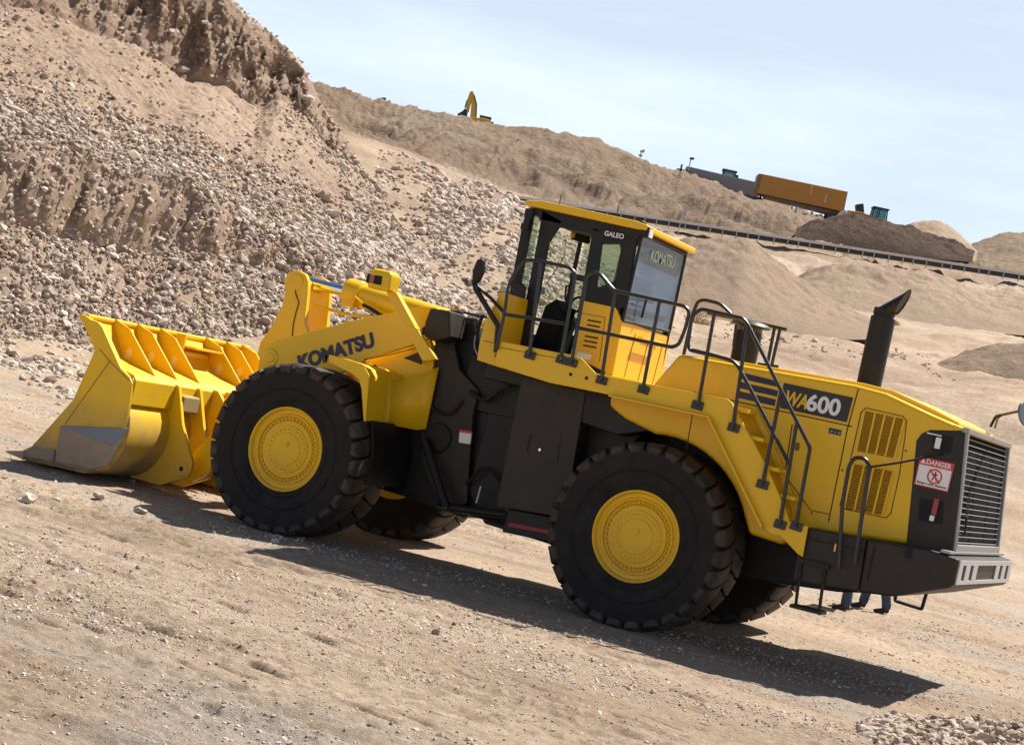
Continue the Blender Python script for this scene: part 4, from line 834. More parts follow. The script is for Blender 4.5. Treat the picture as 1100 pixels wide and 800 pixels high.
mm.add(vs+[(a+.02, b, c) for a, b, c in vs], [tuple(range(n)), tuple(range(2*n-1, n-1, -1))]+[(k, (k+1) % n, n+(k+1) % n, n+k) for k in range(n)]); mm.build('rear_mirror', mat('mirror_face', (.10, .12, .13), .3, .3), ma2, bev=.006)

# ------------------------------------------------------------------ front frame, tower, hitch
mm = MB(); tw = [(482, 333), (495, 334), (490.5, 354), (488.5, 372), (494, 398), (504, 408), (514, 420), (508, 445), (501, 541), (479, 548), (462, 520), (452, 495), (452, 443), (458, 425), (467, 398), (467, 366)]
mm.prism(ats(tw, -.62), -.62, -.52); mm.prism(ats(tw, -.62), .52, .62); ff = mm.build('front_frame', BLKG, LD, bev=.015)
mm = MB(); mm.prism([(-.6, .75), (1.0, .70), (1.9, .62), (2.3, .9), (2.2, 2.1), (1.7, 2.3), (1.5, 2.9), (1.15, 2.9), (.95, 2.2), (-.5, 1.5)], -.50, .50); mm.build('front_frame_core', BLK, LD, bev=.02)
mm = MB(); mm.prism(ats([(493, 340), (514, 342), (511, 365), (503, 385), (501, 402), (494, 398), (488, 372)], -.45), -.47, -.40); mm.build('shiny_cover', worn('glossy_black', (.05, .055, .05), rough=.18, amount=.2), ff, bev=.02)
mm = MB(); mm.prism(ats([(463, 331), (484, 334), (484.5, 362), (467, 367), (456, 361), (457, 346)], -.92), -.94, -.5); mm.prism(ats([(452, 352), (457, 349), (456, 358), (452, 360)], -.9), -.9, -.6); mm.build('valve_cover', BLKG, ff, bev=.02)
mm = MB(); mm.tube([at3(494, 334.5, -.5), at3(526, 342, -.5)], .014, 6); mm.build('guard_bar', BLK, ff)
for pth, rr in (([(519, 338), (514, 350), (512, 368), (520, 384), (528, 398)], .022), ([(521, 352), (525, 362), (522, 378), (519, 386)], .016), ([(508, 345), (510, 372), (524, 396), (540, 410)], .024), ([(505, 420), (520, 432), (535, 420), (548, 412)], .028), ([(500, 520), (520, 500), (534, 512), (546, 530)], .02), ([(458, 424), (464, 440), (484, 446), (496, 430)], .022)):
    mm = MB(); mm.tube(rounded([at3(*q, -.66) for q in pth], .12, 6), rr, 8); mm.build('hydraulic_hose', BLK, ff, smooth=True)
mm = MB(); mm.tube(rounded([at3(511, 360, -.70), at3(509, 372, -.70), at3(515, 385, -.70)], .06, 6), .010, 6); mm.tube([at3(546, 405, -.72), at3(552, 409, -.72)], .014, 6); mm.tube([at3(517, 522, -.72), at3(512, 540, -.72)], .018, 6); mm.build('bare_hose_fitting', SILV, ff)
mm = MB(); mm.prism(ats([(494, 462), (507, 464), (505, 477), (493, 475)], -.64), -.648, -.62); lb2 = mm.build('warning_label', WHT, ff)
mm = MB(); mm.prism(ats([(494, 461), (507, 463), (506.5, 466), (494, 464)], -.64), -.652, -.64); mm.build('red_markings', DRED, lb2)
mm = MB(); mm.tube([at3(455, 470, -.75), at3(480, 545, -.85)], .05, 10); mm.tube([at3(482, 545, -.8), at3(545, 553, -.8)], .045, 10); mm.tube([at3(470, 540, -.6), at3(552, 562, -.6)], .05, 8); mm.build('steering_cylinder', BLK, LD, smooth=True)
mm = MB(); mm.lathe([(0, -.2), (.20, -.2), (.20, -.04), (.17, 0), (0, 0)], at3(470, 470, -.64), n=24, sgn=-1); mm.build('hitch_drum', BLK, LD, smooth=True)
# yellow front frame flank and mudguards
mm = MB(); mm.prism(ats([(398, 386), (452, 371), (450, 356), (461, 350), (468, 385), (467, 402), (466, 425), (452, 458), (400, 440)], -.60), -.66, -.52); mm.build('front_frame_flank', YEL, LD, bev=.01)
def mudguard(sg):
    mm = MB(); prof = [(.30, 2.175), (.64, 2.155), (.76, 2.12), (.84, 2.04), (.87, 1.90), (.935, 1.53)]
    mm.sheet(prof, min(sg*1.62, sg*1.06), max(sg*1.62, sg*1.06), .02); mm.sheet(prof[:4], min(sg*1.08, sg*.60), max(sg*1.08, sg*.60), .02)
    fd = mm.build('front_mudguard', YELD, LD)
    mm = MB(); y0 = sg*1.62; L_ = [(.28, 2.185), (.65, 2.165), (.78, 2.13), (.86, 2.05), (.885, 1.90), (.945, 1.52), (.92, 1.52), (.80, 1.88), (.74, 1.98), (.62, 2.03), (.30, 2.10)]
    mm.prism(L_, min(y0, y0+sg*.02), max(y0, y0+sg*.02)); mm.build('mudguard_flange', YEL, fd)
    mm = MB(); mm.prism([(.93, 1.54), (1.03, 1.2), (1.03, .80), (1.06, .80), (1.06, 1.2), (.96, 1.54)], min(sg*1.50, sg*.52), max(sg*1.50, sg*.52)); mm.build('rubber_flap', BLK, fd)
    # inner curved cheek that blends into the frame
    mm = MB(); q = [(.938, -1.12), (.945, -1.04), (.955, -.96), (.975, -.88), (1.01, -.81), (1.07, -.755), (1.14, -.72), (1.25, -.69)]; vs = []
    for (x, y) in q:
        tt = (x-.945)/.33; zt_ = 2.10+tt*.24; zb = 1.52+.12*max(0, tt-.6)
        vs += [(x, sg*abs(y), zb), (x-.095*(1-max(0, tt)), sg*abs(y), zt_-.06*(1-max(0, tt)))]
    mm.add(vs, [(2*i, 2*i+2, 2*i+3, 2*i+1) for i in range(len(q)-1)]); c = mm.build('mudguard_cheek', YELD, fd, smooth=True); sd = c.modifiers.new('s', 'SOLIDIFY'); sd.thickness = .02
    return fd
mudguard(-1); mudguard(1)
# front lamps on their sheet posts
def lamp(sg):
    Y = -1.12; mm = MB(); q = ats([(414, 310), (427, 314), (449, 353), (470, 386), (455, 388), (436, 352)], Y)
    y0, y1 = (Y-.03, Y+.03) if sg < 0 else (-Y-.03, -Y+.03)
    mm.prism(q, y0, y1); q2 = ats([(427, 314), (429, 315), (450.5, 354), (449, 354)], Y); mm.prism(q2, min(y0, y1)-(.05 if sg < 0 else -.0), max(y0, y1)+(.05 if sg > 0 else 0))
    pst = mm.build('headlight_post', YEL, LD, bev=.006)
    mm = MB(); c = Vector((.515, sg*1.14, 3.18)); P8 = []
    for z, k in ((-.12, .85), (.02, 1.0), (.085, .98), (.125, .72)):
        for x, y in ((-.17, -.13), (.15, -.12), (.17, .13), (-.17, .14)): P8.append((c.x+x*(k if z > 0 else 1)*.92, c.y+y*k, c.z+z))
    fs = [(3, 2, 1, 0), (12, 13, 14, 15)]
    for i in range(3):
        for j in range(4): fs.append((i*4+j, i*4+(j+1) % 4, (i+1)*4+(j+1) % 4, (i+1)*4+j))
    mm.add(P8, fs); hd = mm.build('headlight', YEL, pst, bev=.03, seg=3)
    mm = MB(); mm.box(c.x-.175, c.x-.14, c.y-.11, c.y+.11, c.z-.07, c.z+.05); mm.box(c.x-.165, c.x+.02, c.y-.132, c.y-.10, c.z-.06, c.z+.04); mm.build('lamp_glass', AMB, hd, bev=.01)
    mm = MB(); mm.box(c.x-.172, c.x-.13, c.y-.135, c.y-.10, c.z-.065, c.z+.042); mm.box(c.x-.07, c.x+.03, c.y-.136, c.y-.10, c.z-.062, c.z+.042); mm.build('lamp_bezel', DIN, hd, bev=.006)
lamp(-1)
a = at3(490.5, 332, .3); mm = MB(); mm.lathe([(0, -.08), (.045, -.08), (.045, .0), (.03, .04), (0, .05)], a, 'z', 12); mm.build('amber_beacon', mat('dusty_amber_lens', (.45, .22, .05), .3), LD)

# ------------------------------------------------------------------ lift arm, bell crank and cylinders
arm = [(-1.90, .26), (-1.92, .45), (-1.80, .62), (-1.52, 1.05), (-1.30, 1.45)]+ats([(276, 402), (278.5, 385), (284, 373), (298, 364.5), (330, 357)], -.82)+[(.0, 2.64), (.95, 2.99), (1.12, 3.0), (1.22, 2.90), (1.20, 2.70), (.95, 2.53), (.37, 2.24), (.1, 2.05), (-.5, 1.55), (-1.2, .9), (-1.62, .33), (-1.76, .24)]
for y0, y1 in ((-.82, -.74), (.74, .82)):
    mm = MB(); mm.prism(arm, y0, y1); bo = mm.build('lift_arm', YEL, LD, bev=.012)
    if y0 < 0:
        text('lettering', 'KOMATSU', at3(322, 398, -.825), at3(403, 372.5, -.825), .192, NAVY, bo, bold=.05)
        bx_, bz_ = at(290, 384, -.83); mm = MB(); mm.lathe([(0, -.835), (.10, -.835), (.12, -.82)], (bx_, 0, bz_), n=28); mm.lathe([(0, -.845), (.06, -.845), (.07, -.835)], (bx_, 0, bz_), n=24); mm.build('pin_boss', YEL, bo, smooth=True)
        mm = MB(); P_ = [Vector((x, -.824, z)) for x, z in ((.3, 2.21), (.62, 2.33), (1.0, 2.50))]; mm.tube(P_, .006, 5); mm.prism([(.82, 2.33), (1.08, 2.30), (1.06, 2.47)], -.825, -.815); mm.build('panel_gap', SEAM, bo)
mm = MB(); mm.tube([(-.9, -.7, 1.95), (-.9, .7, 1.95)], .20, 24); mm.build('cross_tube', YEL, LD, smooth=True)
bc = ats([(306, 302), (309, 294), (315, 290.5), (322, 291), (329, 295), (331.5, 303), (330.5, 318), (328, 345), (332, 362), (326, 390), (300, 402), (283, 392), (277, 380), (280, 368), (291, 352), (303, 330), (307, 315)], -.34)
mm = MB(); mm.prism(bc, -.36, -.27); mm.prism(bc, .20, .29); cr_ = mm.build('bell_crank', YEL, LD, bev=.015)
mm = MB(); cxy = at(318, 303, -.37); mm.lathe([(0, -.372), (.095, -.372), (.11, -.36)], (cxy[0], 0, cxy[1]), n=28); mm.tube([(cxy[0], -.30, cxy[1]), (cxy[0], .25, cxy[1])], .07, 16); cxy2 = at(291, 383, -.37); mm.lathe([(0, -.385), (.10, -.385), (.13, -.36)], (cxy2[0], 0, cxy2[1]), n=28); mm.build('pin_boss', YEL, cr_, smooth=True)
mm = MB(); mm.tube([at3(*q, -.365) for q in [(317, 307), (317.5, 315), (321, 325), (318, 335), (315, 348), (313.5, 364)]], .008, 6); mm.build('grease_line', SEAM, cr_)
mm = MB(); mm.tube([(cxy2[0], -.05, cxy2[1]), (-2.02, -.05, 1.18)], .09, 12); mm.build('tilt_link', YEL, LD, smooth=True)
ra, rb, rc = Vector(at3(333, 303.5, 0)), Vector(at3(381, 315.5, 0)), Vector(at3(480, 345, 0)); ra = rb+(ra-rb)*1.25
mm = MB(); mm.tube([rb+(rb-ra).normalized()*-.08, rc], .155, 28); mm.tube([rb+(rb-ra).normalized()*-.10, rb+(rb-ra).normalized()*.13], .180, 28); mm.obox(rb+Vector((.0, -.1, -.13)), (.09, 0, 0), (0, .05, 0), (0, 0, .05)); tcy = mm.build('tilt_cylinder', YEL, LD, smooth=True, bev=.01)
mm = MB(); mm.tube([ra, rb], .072, 24); mm.build('piston_rod', CHR, tcy, smooth=True)
mm = MB(); mm.tube([at3(337, 328, -.1), at3(374, 338, -.1), at3(398, 340, -.1)], .020, 8); mm.tube([at3(376, 334, -.16), at3(382, 319, -.2), at3(392, 328, -.22), at3(410, 340, -.2)], .018, 8); mm.build('oil_pipe', YEL, tcy, smooth=True)
mm = MB(); mm.tube(rounded([at3(390, 327, -.22), at3(400, 333, -.22), at3(410, 339.5, -.22), at3(425, 344, -.2)], .1), .026, 8); mm.build('hydraulic_hose', BLK, tcy, smooth=True)
for sg in (-1, 1):
    mm = MB(); mm.tube([(.75, sg*.66, 1.62), (.25, sg*.66, 1.83)], .12, 20); lc = mm.build('lift_cylinder', YEL, LD, smooth=True)
    mm = MB(); mm.tube([(.25, sg*.66, 1.83), (-.35, sg*.66, 2.05)], .06, 16); mm.build('piston_rod', CHR, lc, smooth=True)
mm = MB(); mm.tube(rounded([at3(404, 393, -.95), at3(398, 402, -.95), at3(404, 412, -.9), at3(408, 425, -.85)], .06), .035, 8); mm.build('brake_hose', BLK, LD, smooth=True)

# ------------------------------------------------------------------ bucket
bk = MB(); prof = [(-3.10, 1.985), (-2.95, 1.74), (-2.80, 1.56), (-2.60, 1.49), (-2.2, 1.395), (-2.175, 1.37), (-2.175, 1.08), (-2.24, 1.065), (-2.19, 1.00), (-2.145, .90), (-2.12, .78), (-2.12, .66), (-2.15, .52), (-2.21, .40), (-2.31, .28), (-2.45, .195), (-2.6, .15), (-3.52, .12)]
bk.sheet(prof, -1.88, 1.88, -.035); bucket = bk.build('bucket', BUCK, LD, bev=.008)
side = [(-3.14, 1.975), (-3.12, 2.01), (-3.05, 2.00), (-2.95, 1.965), (-2.84, 1.955), (-2.76, 1.91), (-2.66, 1.80), (-2.36, 1.47), (-2.21, 1.39), (-2.155, 1.33), (-2.10, .62), (-2.22, .34), (-2.36, .205), (-2.5, .17), (-3.1, .13), (-3.55, .12), (-3.60, .16), (-3.42, .28), (-2.96, .96), (-2.80, 1.62), (-2.86, 1.70)]
for y0, y1 in ((-1.93, -1.875), (1.875, 1.93)):
    mm = MB(); mm.prism(side, y0, y1); sd_ = mm.build('side_plate', BUCK, bucket, bev=.006)
    if y0 < 0:
        mm = MB(); mm.sheet([(-3.05, 2.005), (-2.95, 1.97), (-2.84, 1.96), (-2.76, 1.915), (-2.66, 1.805), (-2.36, 1.475), (-2.21, 1.395)], -1.945, -1.86, .02); mm.build('edge_flange', YEL, sd_)
        mm = MB(); ins = ats([(104, 400), (136, 404), (139, 408), (139, 460), (70, 458), (66, 450)], -1.93)
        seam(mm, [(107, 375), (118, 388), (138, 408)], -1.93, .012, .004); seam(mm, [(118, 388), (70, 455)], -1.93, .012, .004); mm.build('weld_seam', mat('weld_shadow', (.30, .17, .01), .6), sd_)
        mm = MB(); mm.prism(ats([(66, 457), (139, 460), (117, 500), (97, 504), (60, 496)], -1.93), -1.955, -1.93); wp = mm.build('wear_plate', DUSTSTL, sd_, bev=.01)
        mm = MB(); mm.prism(ats([(66, 458), (139, 460.5), (119, 479)], -1.955), -1.960, -1.955); mm.build('bare_steel_patch', BARE, wp)
        mm = MB(); mm.prism(ats([(30, 490), (38, 481), (60, 483), (58, 496)], -1.93), -1.965, -1.93); mm.build('corner_guard', DUSTSTL, sd_, bev=.01)
mm = MB(); mm.prism([(-3.50, .165), (-3.50, .11), (-3.66, .12), (-3.64, .15)], -1.90, 1.90); mm.build('cutting_edge', STL, bucket)
for y in np.linspace(-1.88, 1.88, 9): mm = MB(); mm.prism([(-3.52, .20), (-3.50, .09), (-3.78, .12), (-3.80, .14)], y-.06, y+.06); mm.build('bucket_tooth', STL, bucket, bev=.006)
gus = [(-3.11, 2.02), (-3.02, 2.035), (-2.93, 2.00), (-2.78, 1.95), (-2.70, 1.87), (-2.22, 1.415), (-2.62, 1.515), (-2.80, 1.60), (-2.95, 1.78)]
for y in (-1.33, -.85, -.34, .74, 1.25, 1.66):
    mm = MB(); mm.prism(gus, y-.014, y+.014); gu = mm.build('gusset', YEL, bucket)
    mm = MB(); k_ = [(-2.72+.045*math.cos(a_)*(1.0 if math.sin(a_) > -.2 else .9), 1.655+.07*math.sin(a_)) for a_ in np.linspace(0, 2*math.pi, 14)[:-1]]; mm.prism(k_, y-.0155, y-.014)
    mm.prism([(-2.80, 1.60), (-2.70, 1.555), (-2.69, 1.575), (-2.78, 1.62)], y-.0155, y-.014); mm.build('painted_sunlit_hole', mat('painted_sunlit_yellow', (.80, .62, .25), .5) if y < -1.3 else bpy.data.materials['painted_sunlit_yellow'], gu)  # pale patches on solid plate: sunlit panel behind the holes painted as colour
mm = MB(); mm.tube([(-3.06, -1.88, 2.0), (-3.06, 1.88, 2.0)], .035, 10); mm.build('top_rim', YEL, bucket, smooth=True)
mm = MB(); mm.box(-2.95, -2.90, .05, .70, 1.74, 1.80); mm.box(-3.02, -2.88, .02, .06, 1.62, 2.02); mm.box(-3.0, -2.7, .06, .70, 1.85, 1.88); mm.build('sight_box', YEL, bucket, bev=.006)
br = [(-2.175, 1.40), (-2.10, 1.385), (-1.93, .93), (-1.74, .62), (-1.66, .50), (-1.655, .40), (-1.70, .30), (-1.83, .235), (-2.06, .12), (-2.55, .12), (-2.42, .25), (-2.25, .42), (-2.17, .62), (-2.17, .85), (-2.22, 1.06)]
for y in (-1.0, -.52, .52, 1.0):
    mm = MB(); mm.prism(br, y-.03, y+.03); hb = mm.build('hinge_bracket', YELD, bucket, bev=.006)
    mm = MB(); mm.lathe([(0, -.045), (.095, -.045), (.11, -.03)], (-1.80, y, .39), n=24); mm.build('pin_boss', YELD, hb, smooth=True)
    mm = MB(); mm.lathe([(0, -.05), (.03, -.05), (.03, -.04)], (-1.79, y, .39), n=12); mm.build('grease_hole', DIN, hb)
br2 = [(-2.175, 1.40), (-2.08, 1.40), (-1.98, 1.30), (-1.90, 1.15), (-1.93, 1.0), (-1.88, .80), (-1.80, .70), (-2.0, .55), (-2.17, .55), (-2.17, .85), (-2.22, 1.06)]
for y in (-.14, .16): mm = MB(); mm.prism(br2, y-.03, y+.03); mm.build('tilt_bracket', YELD, bucket, bev=.006)
mm = MB(); mm.box(-2.17, -2.02, -.98, -.60, 1.06, 1.28); mm.build('spacer_block', mat('dusty_pad', (.34, .25, .11), .8), bucket, bev=.03)

# ------------------------------------------------------------------ far things on the quarry rim (built round their own origin, local x = along the picture, y = away)
RZ = -YAW
def base(px, py, D):                                          # stands on the ground where the picture shows its foot
    P = far(px, py, D); return (float(P[0]), float(P[1]), float(P[2]))
OCH = worn('ochre_machine_paint', (.64, .38, .03), (.40, .28, .16), .4, 1.0, .6, .3, 0, 0)
ORG = worn('orange_trailer_side', (.54, .25, .05), (.46, .30, .16), .5, .35, .6, .3, 0, 0)
CGR = worn('grey_container_side', (.24, .245, .25), (.30, .26, .22), .3, .4, .6, .3, 0, 0)
TEAL = glass('teal_cab_glass', (.55, .80, .80), .35)
DRK = mat('dark_machine_metal', (.025, .03, .032), .6)
WHB = worn('dusty_white_cover', (.62, .60, .56), (.42, .34, .26), .5, .6, .7, .3, 0, 0)
GALV = worn('galvanised_post', (.42, .41, .39), (.38, .30, .23), .4, 1, .6, .3, 0, 0)
# excavator
ev = empty('excavator', base(507, 133.5, 262), RZ); tag(ev, 'yellow excavator with raised folded boom, alone on the skyline of the far hill', 'excavator')
def R2(poly, y0, y1, mi=0): return MB().prism(poly, y0, y1, mi)
def SH(poly): return [(x-.20*z, z) for x, z in poly]
m = R2([(-2.2, -.6), (2.6, -.6), (2.8, .2), (2.6, .9), (1.4, 1.0), (-.2, .8), (-2.0, .7)], -1.2, 1.2); m.build('body', OCH, ev, bev=.08)
m = R2(SH([(-.30, .3), (.50, .3), (.52, 2.8), (.25, 4.2), (.05, 4.5), (-.25, 4.2), (-.15, 2.6)]), -.25, .25); bm_ = m.build('boom', OCH, ev, bev=.05)
m = R2(SH([(.25, 4.2), (.0, 4.6), (-.4, 4.3), (-.70, 3.3), (-.95, 1.6), (-.50, 1.5), (-.15, 3.0)]), -.2, .2); m.build('stick', OCH, ev, bev=.04)
m = MB(); m.tube([(.75, 2.3, 0), (.75, 2.3, 0.01)], .01) if 0 else m.tube([(.40, -.3, .8), (.05, -.3, 2.8), (-.55, -.3, 4.0)], .09, 8); m.tube([(-1.35, -.1, 3.2), (-1.45, -.1, 2.0)], .1, 8); m.build('hydraulic_ram', DRK, ev)
m = R2([(-1.9, .4), (-.9, .3), (-.95, 1.5), (-1.4, 1.9), (-1.7, 1.4), (-2.3, .9)], -.55, .55); m.build('digging_bucket', DRK, ev, bev=.05)
m = MB()
for a, b in (((.9, -.1), (.98, 1.25)), ((2.45, -.1), (2.35, 1.30))):
    for y in (-.6, .6): m.tube([(a[0], y, a[1]), (b[0], y, b[1])], .10, 6)
m.box(.85, 2.5, -.72, .72, 1.22, 1.42); m.box(.85, 2.5, -.7, .7, -.2, .1); m.box(2.5, 2.95, -.1, .1, .65, .9); cb_ = m.build('cab', DRK, ev, bev=.03)
m = MB(); m.box(.98, 2.38, -.62, -.60, .1, 1.22); m.box(.98, 2.38, .60, .62, .1, 1.22); m.build('cab_glass', TEAL, cb_); m = R2([(1.3, .1), (2.2, .1), (1.9, .7), (1.7, .8)], -.3, .3); m.build('seat', DRK, cb_)
# orange trailer body on its chassis
tr = empty('cargo_trailer', base(845, 236, 236), RZ); tag(tr, 'long orange cargo trailer body parked on the far hilltop beside the grey container', 'trailer')
def loc(px, py, D, o): P = far(px, py, D); q = P-np.array(o.location); return float(q@HX), float(q[2])
D1 = 236; q = [loc(a, b, D1, tr) for a, b in ((817, 186.5), (911, 206), (906.5, 227.5), (813, 207.5))]
m = MB(); m.prism(q, 0, 2.5); bd_ = m.build('cargo_body', ORG, tr, bev=.04)
m = MB()
for k in range(40):
    t_ = (k+.5)/40; a = Vector((q[0][0]+(q[1][0]-q[0][0])*t_, -.03, q[0][1]+(q[1][1]-q[0][1])*t_)); b = Vector((q[3][0]+(q[2][0]-q[3][0])*t_, -.03, q[3][1]+(q[2][1]-q[3][1])*t_)); m.obox((a+b)*.5, (.07, 0, 0), (0, .03, 0), (a-b)*.48)
m.build('side_rib', ORG, bd_)
m = MB(); a0 = loc(871, 204, D1, tr); m.box(a0[0], a0[0]+.16, -.075, -.065, a0[1]-.6, a0[1]+.6); a0 = loc(886, 213, D1, tr); m.box(a0[0], a0[0]+.2, -.075, -.065, a0[1]-.6, a0[1]+.5); m.build('faded_marking', mat('faded_marking', (.55, .42, .34), .7), bd_)
m = MB(); a0 = loc(814, 196, D1, tr); m.box(a0[0]-.12, a0[0]+.28, -.12, 2.6, a0[1]-1.1, a0[1]+1.1); m.build('end_door', worn('rusty_door', (.16, .07, .03), (.5, .4, .3), .7, 1.5), bd_, bev=.03)
m = MB(); z0 = min(q[2][1], q[3][1]); a = loc(822, 209, D1, tr); b = loc(905, 229, D1, tr); m.prism([a, b, (b[0], b[1]-.45), (a[0], a[1]-.35)], .4, 2.1); m.build('chassis', worn('rust_brown', (.12, .055, .03), (.3, .2, .13), .5, 1), tr)
for px in (892, 900):
    a = loc(px, 232, D1, tr)
    for y in (.1, 2.2): m = MB(); m.lathe([(0, -.15), (.3, -.15), (.5, -.15), (.52, .0), (.5, .15), (.3, .15), (0, .15)], (a[0], y, a[1]), n=18); m.build('wheel', DRK, tr)
for px in (853, 858, 876):
    a = loc(px, 215, D1, tr); m = MB(); m.box(a[0]-.10, a[0]+.10, .5, .7, a[1]-1.9, a[1]+.3); m.build('support_leg', GALV, tr)
m = MB(); a = loc(851, 216, D1, tr); b = loc(860, 222, D1, tr); m.box(a[0], b[0], .55, .62, b[1]-.1, b[1]+.06); m.build('cross_bar', GALV, tr)
# grey container with the roof of a machine showing behind it
gc = empty('cargo_container', base(775, 200, 246), RZ); tag(gc, 'long low grey container half sunk behind the hill crest left of the orange trailer', 'container')
D1 = 246; q = [loc(a, b, D1, gc) for a, b in ((738, 178.5), (816, 196.5), (814, 218), (734, 200))]
m = MB(); m.prism(q, 0, 2.4); cbd = m.build('container_body', CGR, gc, bev=.03)
m = MB()
for k in range(34):
    t_ = (k+.5)/34; a = Vector((q[0][0]+(q[1][0]-q[0][0])*t_, -.03, q[0][1]+(q[1][1]-q[0][1])*t_)); b = Vector((q[3][0]+(q[2][0]-q[3][0])*t_, -.03, q[3][1]+(q[2][1]-q[3][1])*t_)); m.obox((a+b)*.5, (.08, 0, 0), (0, .03, 0), (a-b)*.48)
m.build('side_rib', CGR, cbd)
tt_ = empty('tractor_cab', base(782, 192, 256), RZ); tag(tt_, 'dark framed glass cab roof peeking over the grey container', 'machine cab')
m = MB()
for x in (-.85, .85):
    for y in (-.7, .7): m.tube([(x, y, -1.4), (x*.92, y*.92, .95)], .09, 6)
m.box(-1.0, 1.0, -.8, .8, .9, 1.15); m.box(.9, 1.35, -.1, .1, .35, .75); m.box(-.95, .95, -.75, .75, -1.6, -1.2); m.build('cab_frame', DRK, tt_, bev=.03); m = MB(); m.box(-.8, .8, -.66, -.64, -1.2, .9); m.box(-.8, .8, .64, .66, -1.2, .9); m.build('cab_glass', TEAL, tt_)
# distant wheel dozer on the dark spoil
dz = empty('distant_loader', base(935, 235, 192), RZ); tag(dz, 'small far loader with teal glass cab standing behind the dark spoil pile', 'loader')
m = R2([(-2.9, -.2), (-2.6, .25), (-1.2, .35), (-.2, .2), (2.6, -.15), (3.2, -.9), (2.0, -1.2), (-2.4, -1.0)], -1.0, 1.0); m.build('body', worn('orange_machine_paint', (.50, .20, .03), (.4, .28, .18), .5, 1), dz, bev=.06)
m = MB()
for x, t_ in ((-.1, .10), (1.55, 1.45), (.6, .65)):
    for y in (-.65, .65): m.tube([(x, y, -.2), (t_, y*.9, 1.15)], .07, 6)
m.box(-.05, 1.62, -.72, .72, 1.12, 1.28); cf = m.build('cab_frame', DRK, dz, bev=.02); m = MB(); m.box(.0, 1.5, -.6, -.58, -.1, 1.12); m.box(.0, 1.5, .58, .6, -.1, 1.12); m.build('cab_glass', TEAL, cf)
m = MB(); m.obox((-1.25, 0, .55), (.35, 0, .12), (0, .5, 0), (-.2, 0, .65)); m.box(-1.9, -1.4, -.4, .4, -.1, .35); m.build('engine_guard', DRK, dz, bev=.04)
m = R2([(-3.4, -.9), (-2.7, -.9), (-2.6, -.1), (-3.0, .2), (-3.3, -.3)], -1.4, 1.4); m.build('blade', WHB, dz, bev=.03)
for x in (-1.6, 1.3):
    for y in (-1.15, 1.15): m = MB(); m.lathe([(0, -.3), (.35, -.3), (.75, -.28), (.8, 0), (.75, .28), (.35, .3), (0, .3)], (x, y, -1.0), n=20); m.build('wheel', DRK, dz)
m = MB(); m.tube([(-2.2, -.2, .2), (-3.0, -.2, -.3)], .12, 8); m.build('push_arm', worn('pale_arm', (.5, .45, .38)), dz)
# dark spoil pile and pale mound as little hills of their own
def hill(name, top, bot, D, dep, m_, label, cat, amp=.5, seed=1, nu=160, nd=50, br=.3, sharp=False):
    a = np.array([uv(*q) for q in top]); b = np.array([uv(*q) for q in bot]); a = a[a[:, 0].argsort()]; b = b[b[:, 0].argsort()]
    uu = np.linspace(a[0, 0], a[-1, 0], nu); vt = np.interp(uu, a[:, 0], a[:, 1]); vb = np.interp(uu, b[:, 0], b[:, 1])-6
    kk = max(3, nu//14)|1; vt = np.convolve(np.pad(vt, kk//2, mode='edge'), np.hanning(kk+2)[1:-1]/np.hanning(kk+2)[1:-1].sum(), 'valid') if sharp else vt
    V = []
    for i in range(nd):
        t = i/(nd-1); h = (math.sin(min(1, t*1.0)*math.pi)**.8 if t > 0 and t < 1 else 0) if not sharp else 1-(abs(2*t-1)**1.06); Dd = D-dep+2*dep*t
        zt = CAM[2]+vt*D/F; zb = CAM[2]+vb*(D-dep)/F; z = zb+(zt-zb)*h
        lat = uu*Dd/F; x = CAM[0]+HX[0]*lat+HY[0]*Dd; y = CAM[1]+HX[1]*lat+HY[1]*Dd
        k_ = 1-np.abs(fbm(x*.35, y*.35, 4, seed)); z = z+h*(fbm(x*.2, y*.2, 4, seed+3)*amp+(k_*k_-.6)*amp*.8+fbm(x*1.5, y*1.5, 3, seed+5)*.2); V.append(np.stack([x, y, z], -1))
    V = np.array(V); o = grid_mesh(name, V.reshape(-1, 3), nd, nu, m_, {'grav': np.zeros(nd*nu), 'brown': np.zeros(nd*nu)+br, 'rugged': np.zeros(nd*nu)+(.25 if sharp else .6)}); return tag(o, label, cat, kind='structure')
hill('dark_spoil_pile', [(855, 249), (868, 244), (882, 240), (896, 236.5), (906, 235.5), (930, 238), (955, 241.5), (975, 247), (1000, 255), (1020, 262), (1046, 274)], [(855, 250), (900, 258), (960, 268), (1046, 276)], 186, 9, DARKP, 'dark brown spoil pile', 'pile', .85, 201, 260, 90)
hill('pale_mound', [(950, 252), (965, 246), (980, 241), (992, 238.5), (1002, 237), (1012, 239), (1022, 247), (1032, 255), (1050, 272)], [(950, 258), (1000, 262), (1050, 278)], 212, 12, EARTH, 'pointed pale earth mound', 'mound', .35, 211)
hill('sand_windrow', [(640, 300), (690, 272), (738, 257), (770, 255), (795, 255.5), (806, 252.5), (824, 270), (857, 297), (891, 320), (930, 340), (960, 352)], [(640, 345), (800, 362), (960, 358)], 112, 13, EARTH, 'smooth tipped sand pile ending in a point below the conveyor', 'sand pile', .16, 221, 300, 120, .85, True)
hill('sand_bank', [(838, 322), (850, 303), (862, 295), (880, 289), (897, 286), (915, 284), (935, 287), (958, 287), (978, 291), (995, 290), (1020, 297), (1058, 307), (1100, 315), (1180, 336)], [(838, 332), (1000, 345), (1180, 362)], 133, 11, EARTH, 'long low sand bank in front of the conveyor', 'sand bank', .32, 231, 300, 100, .6, True)
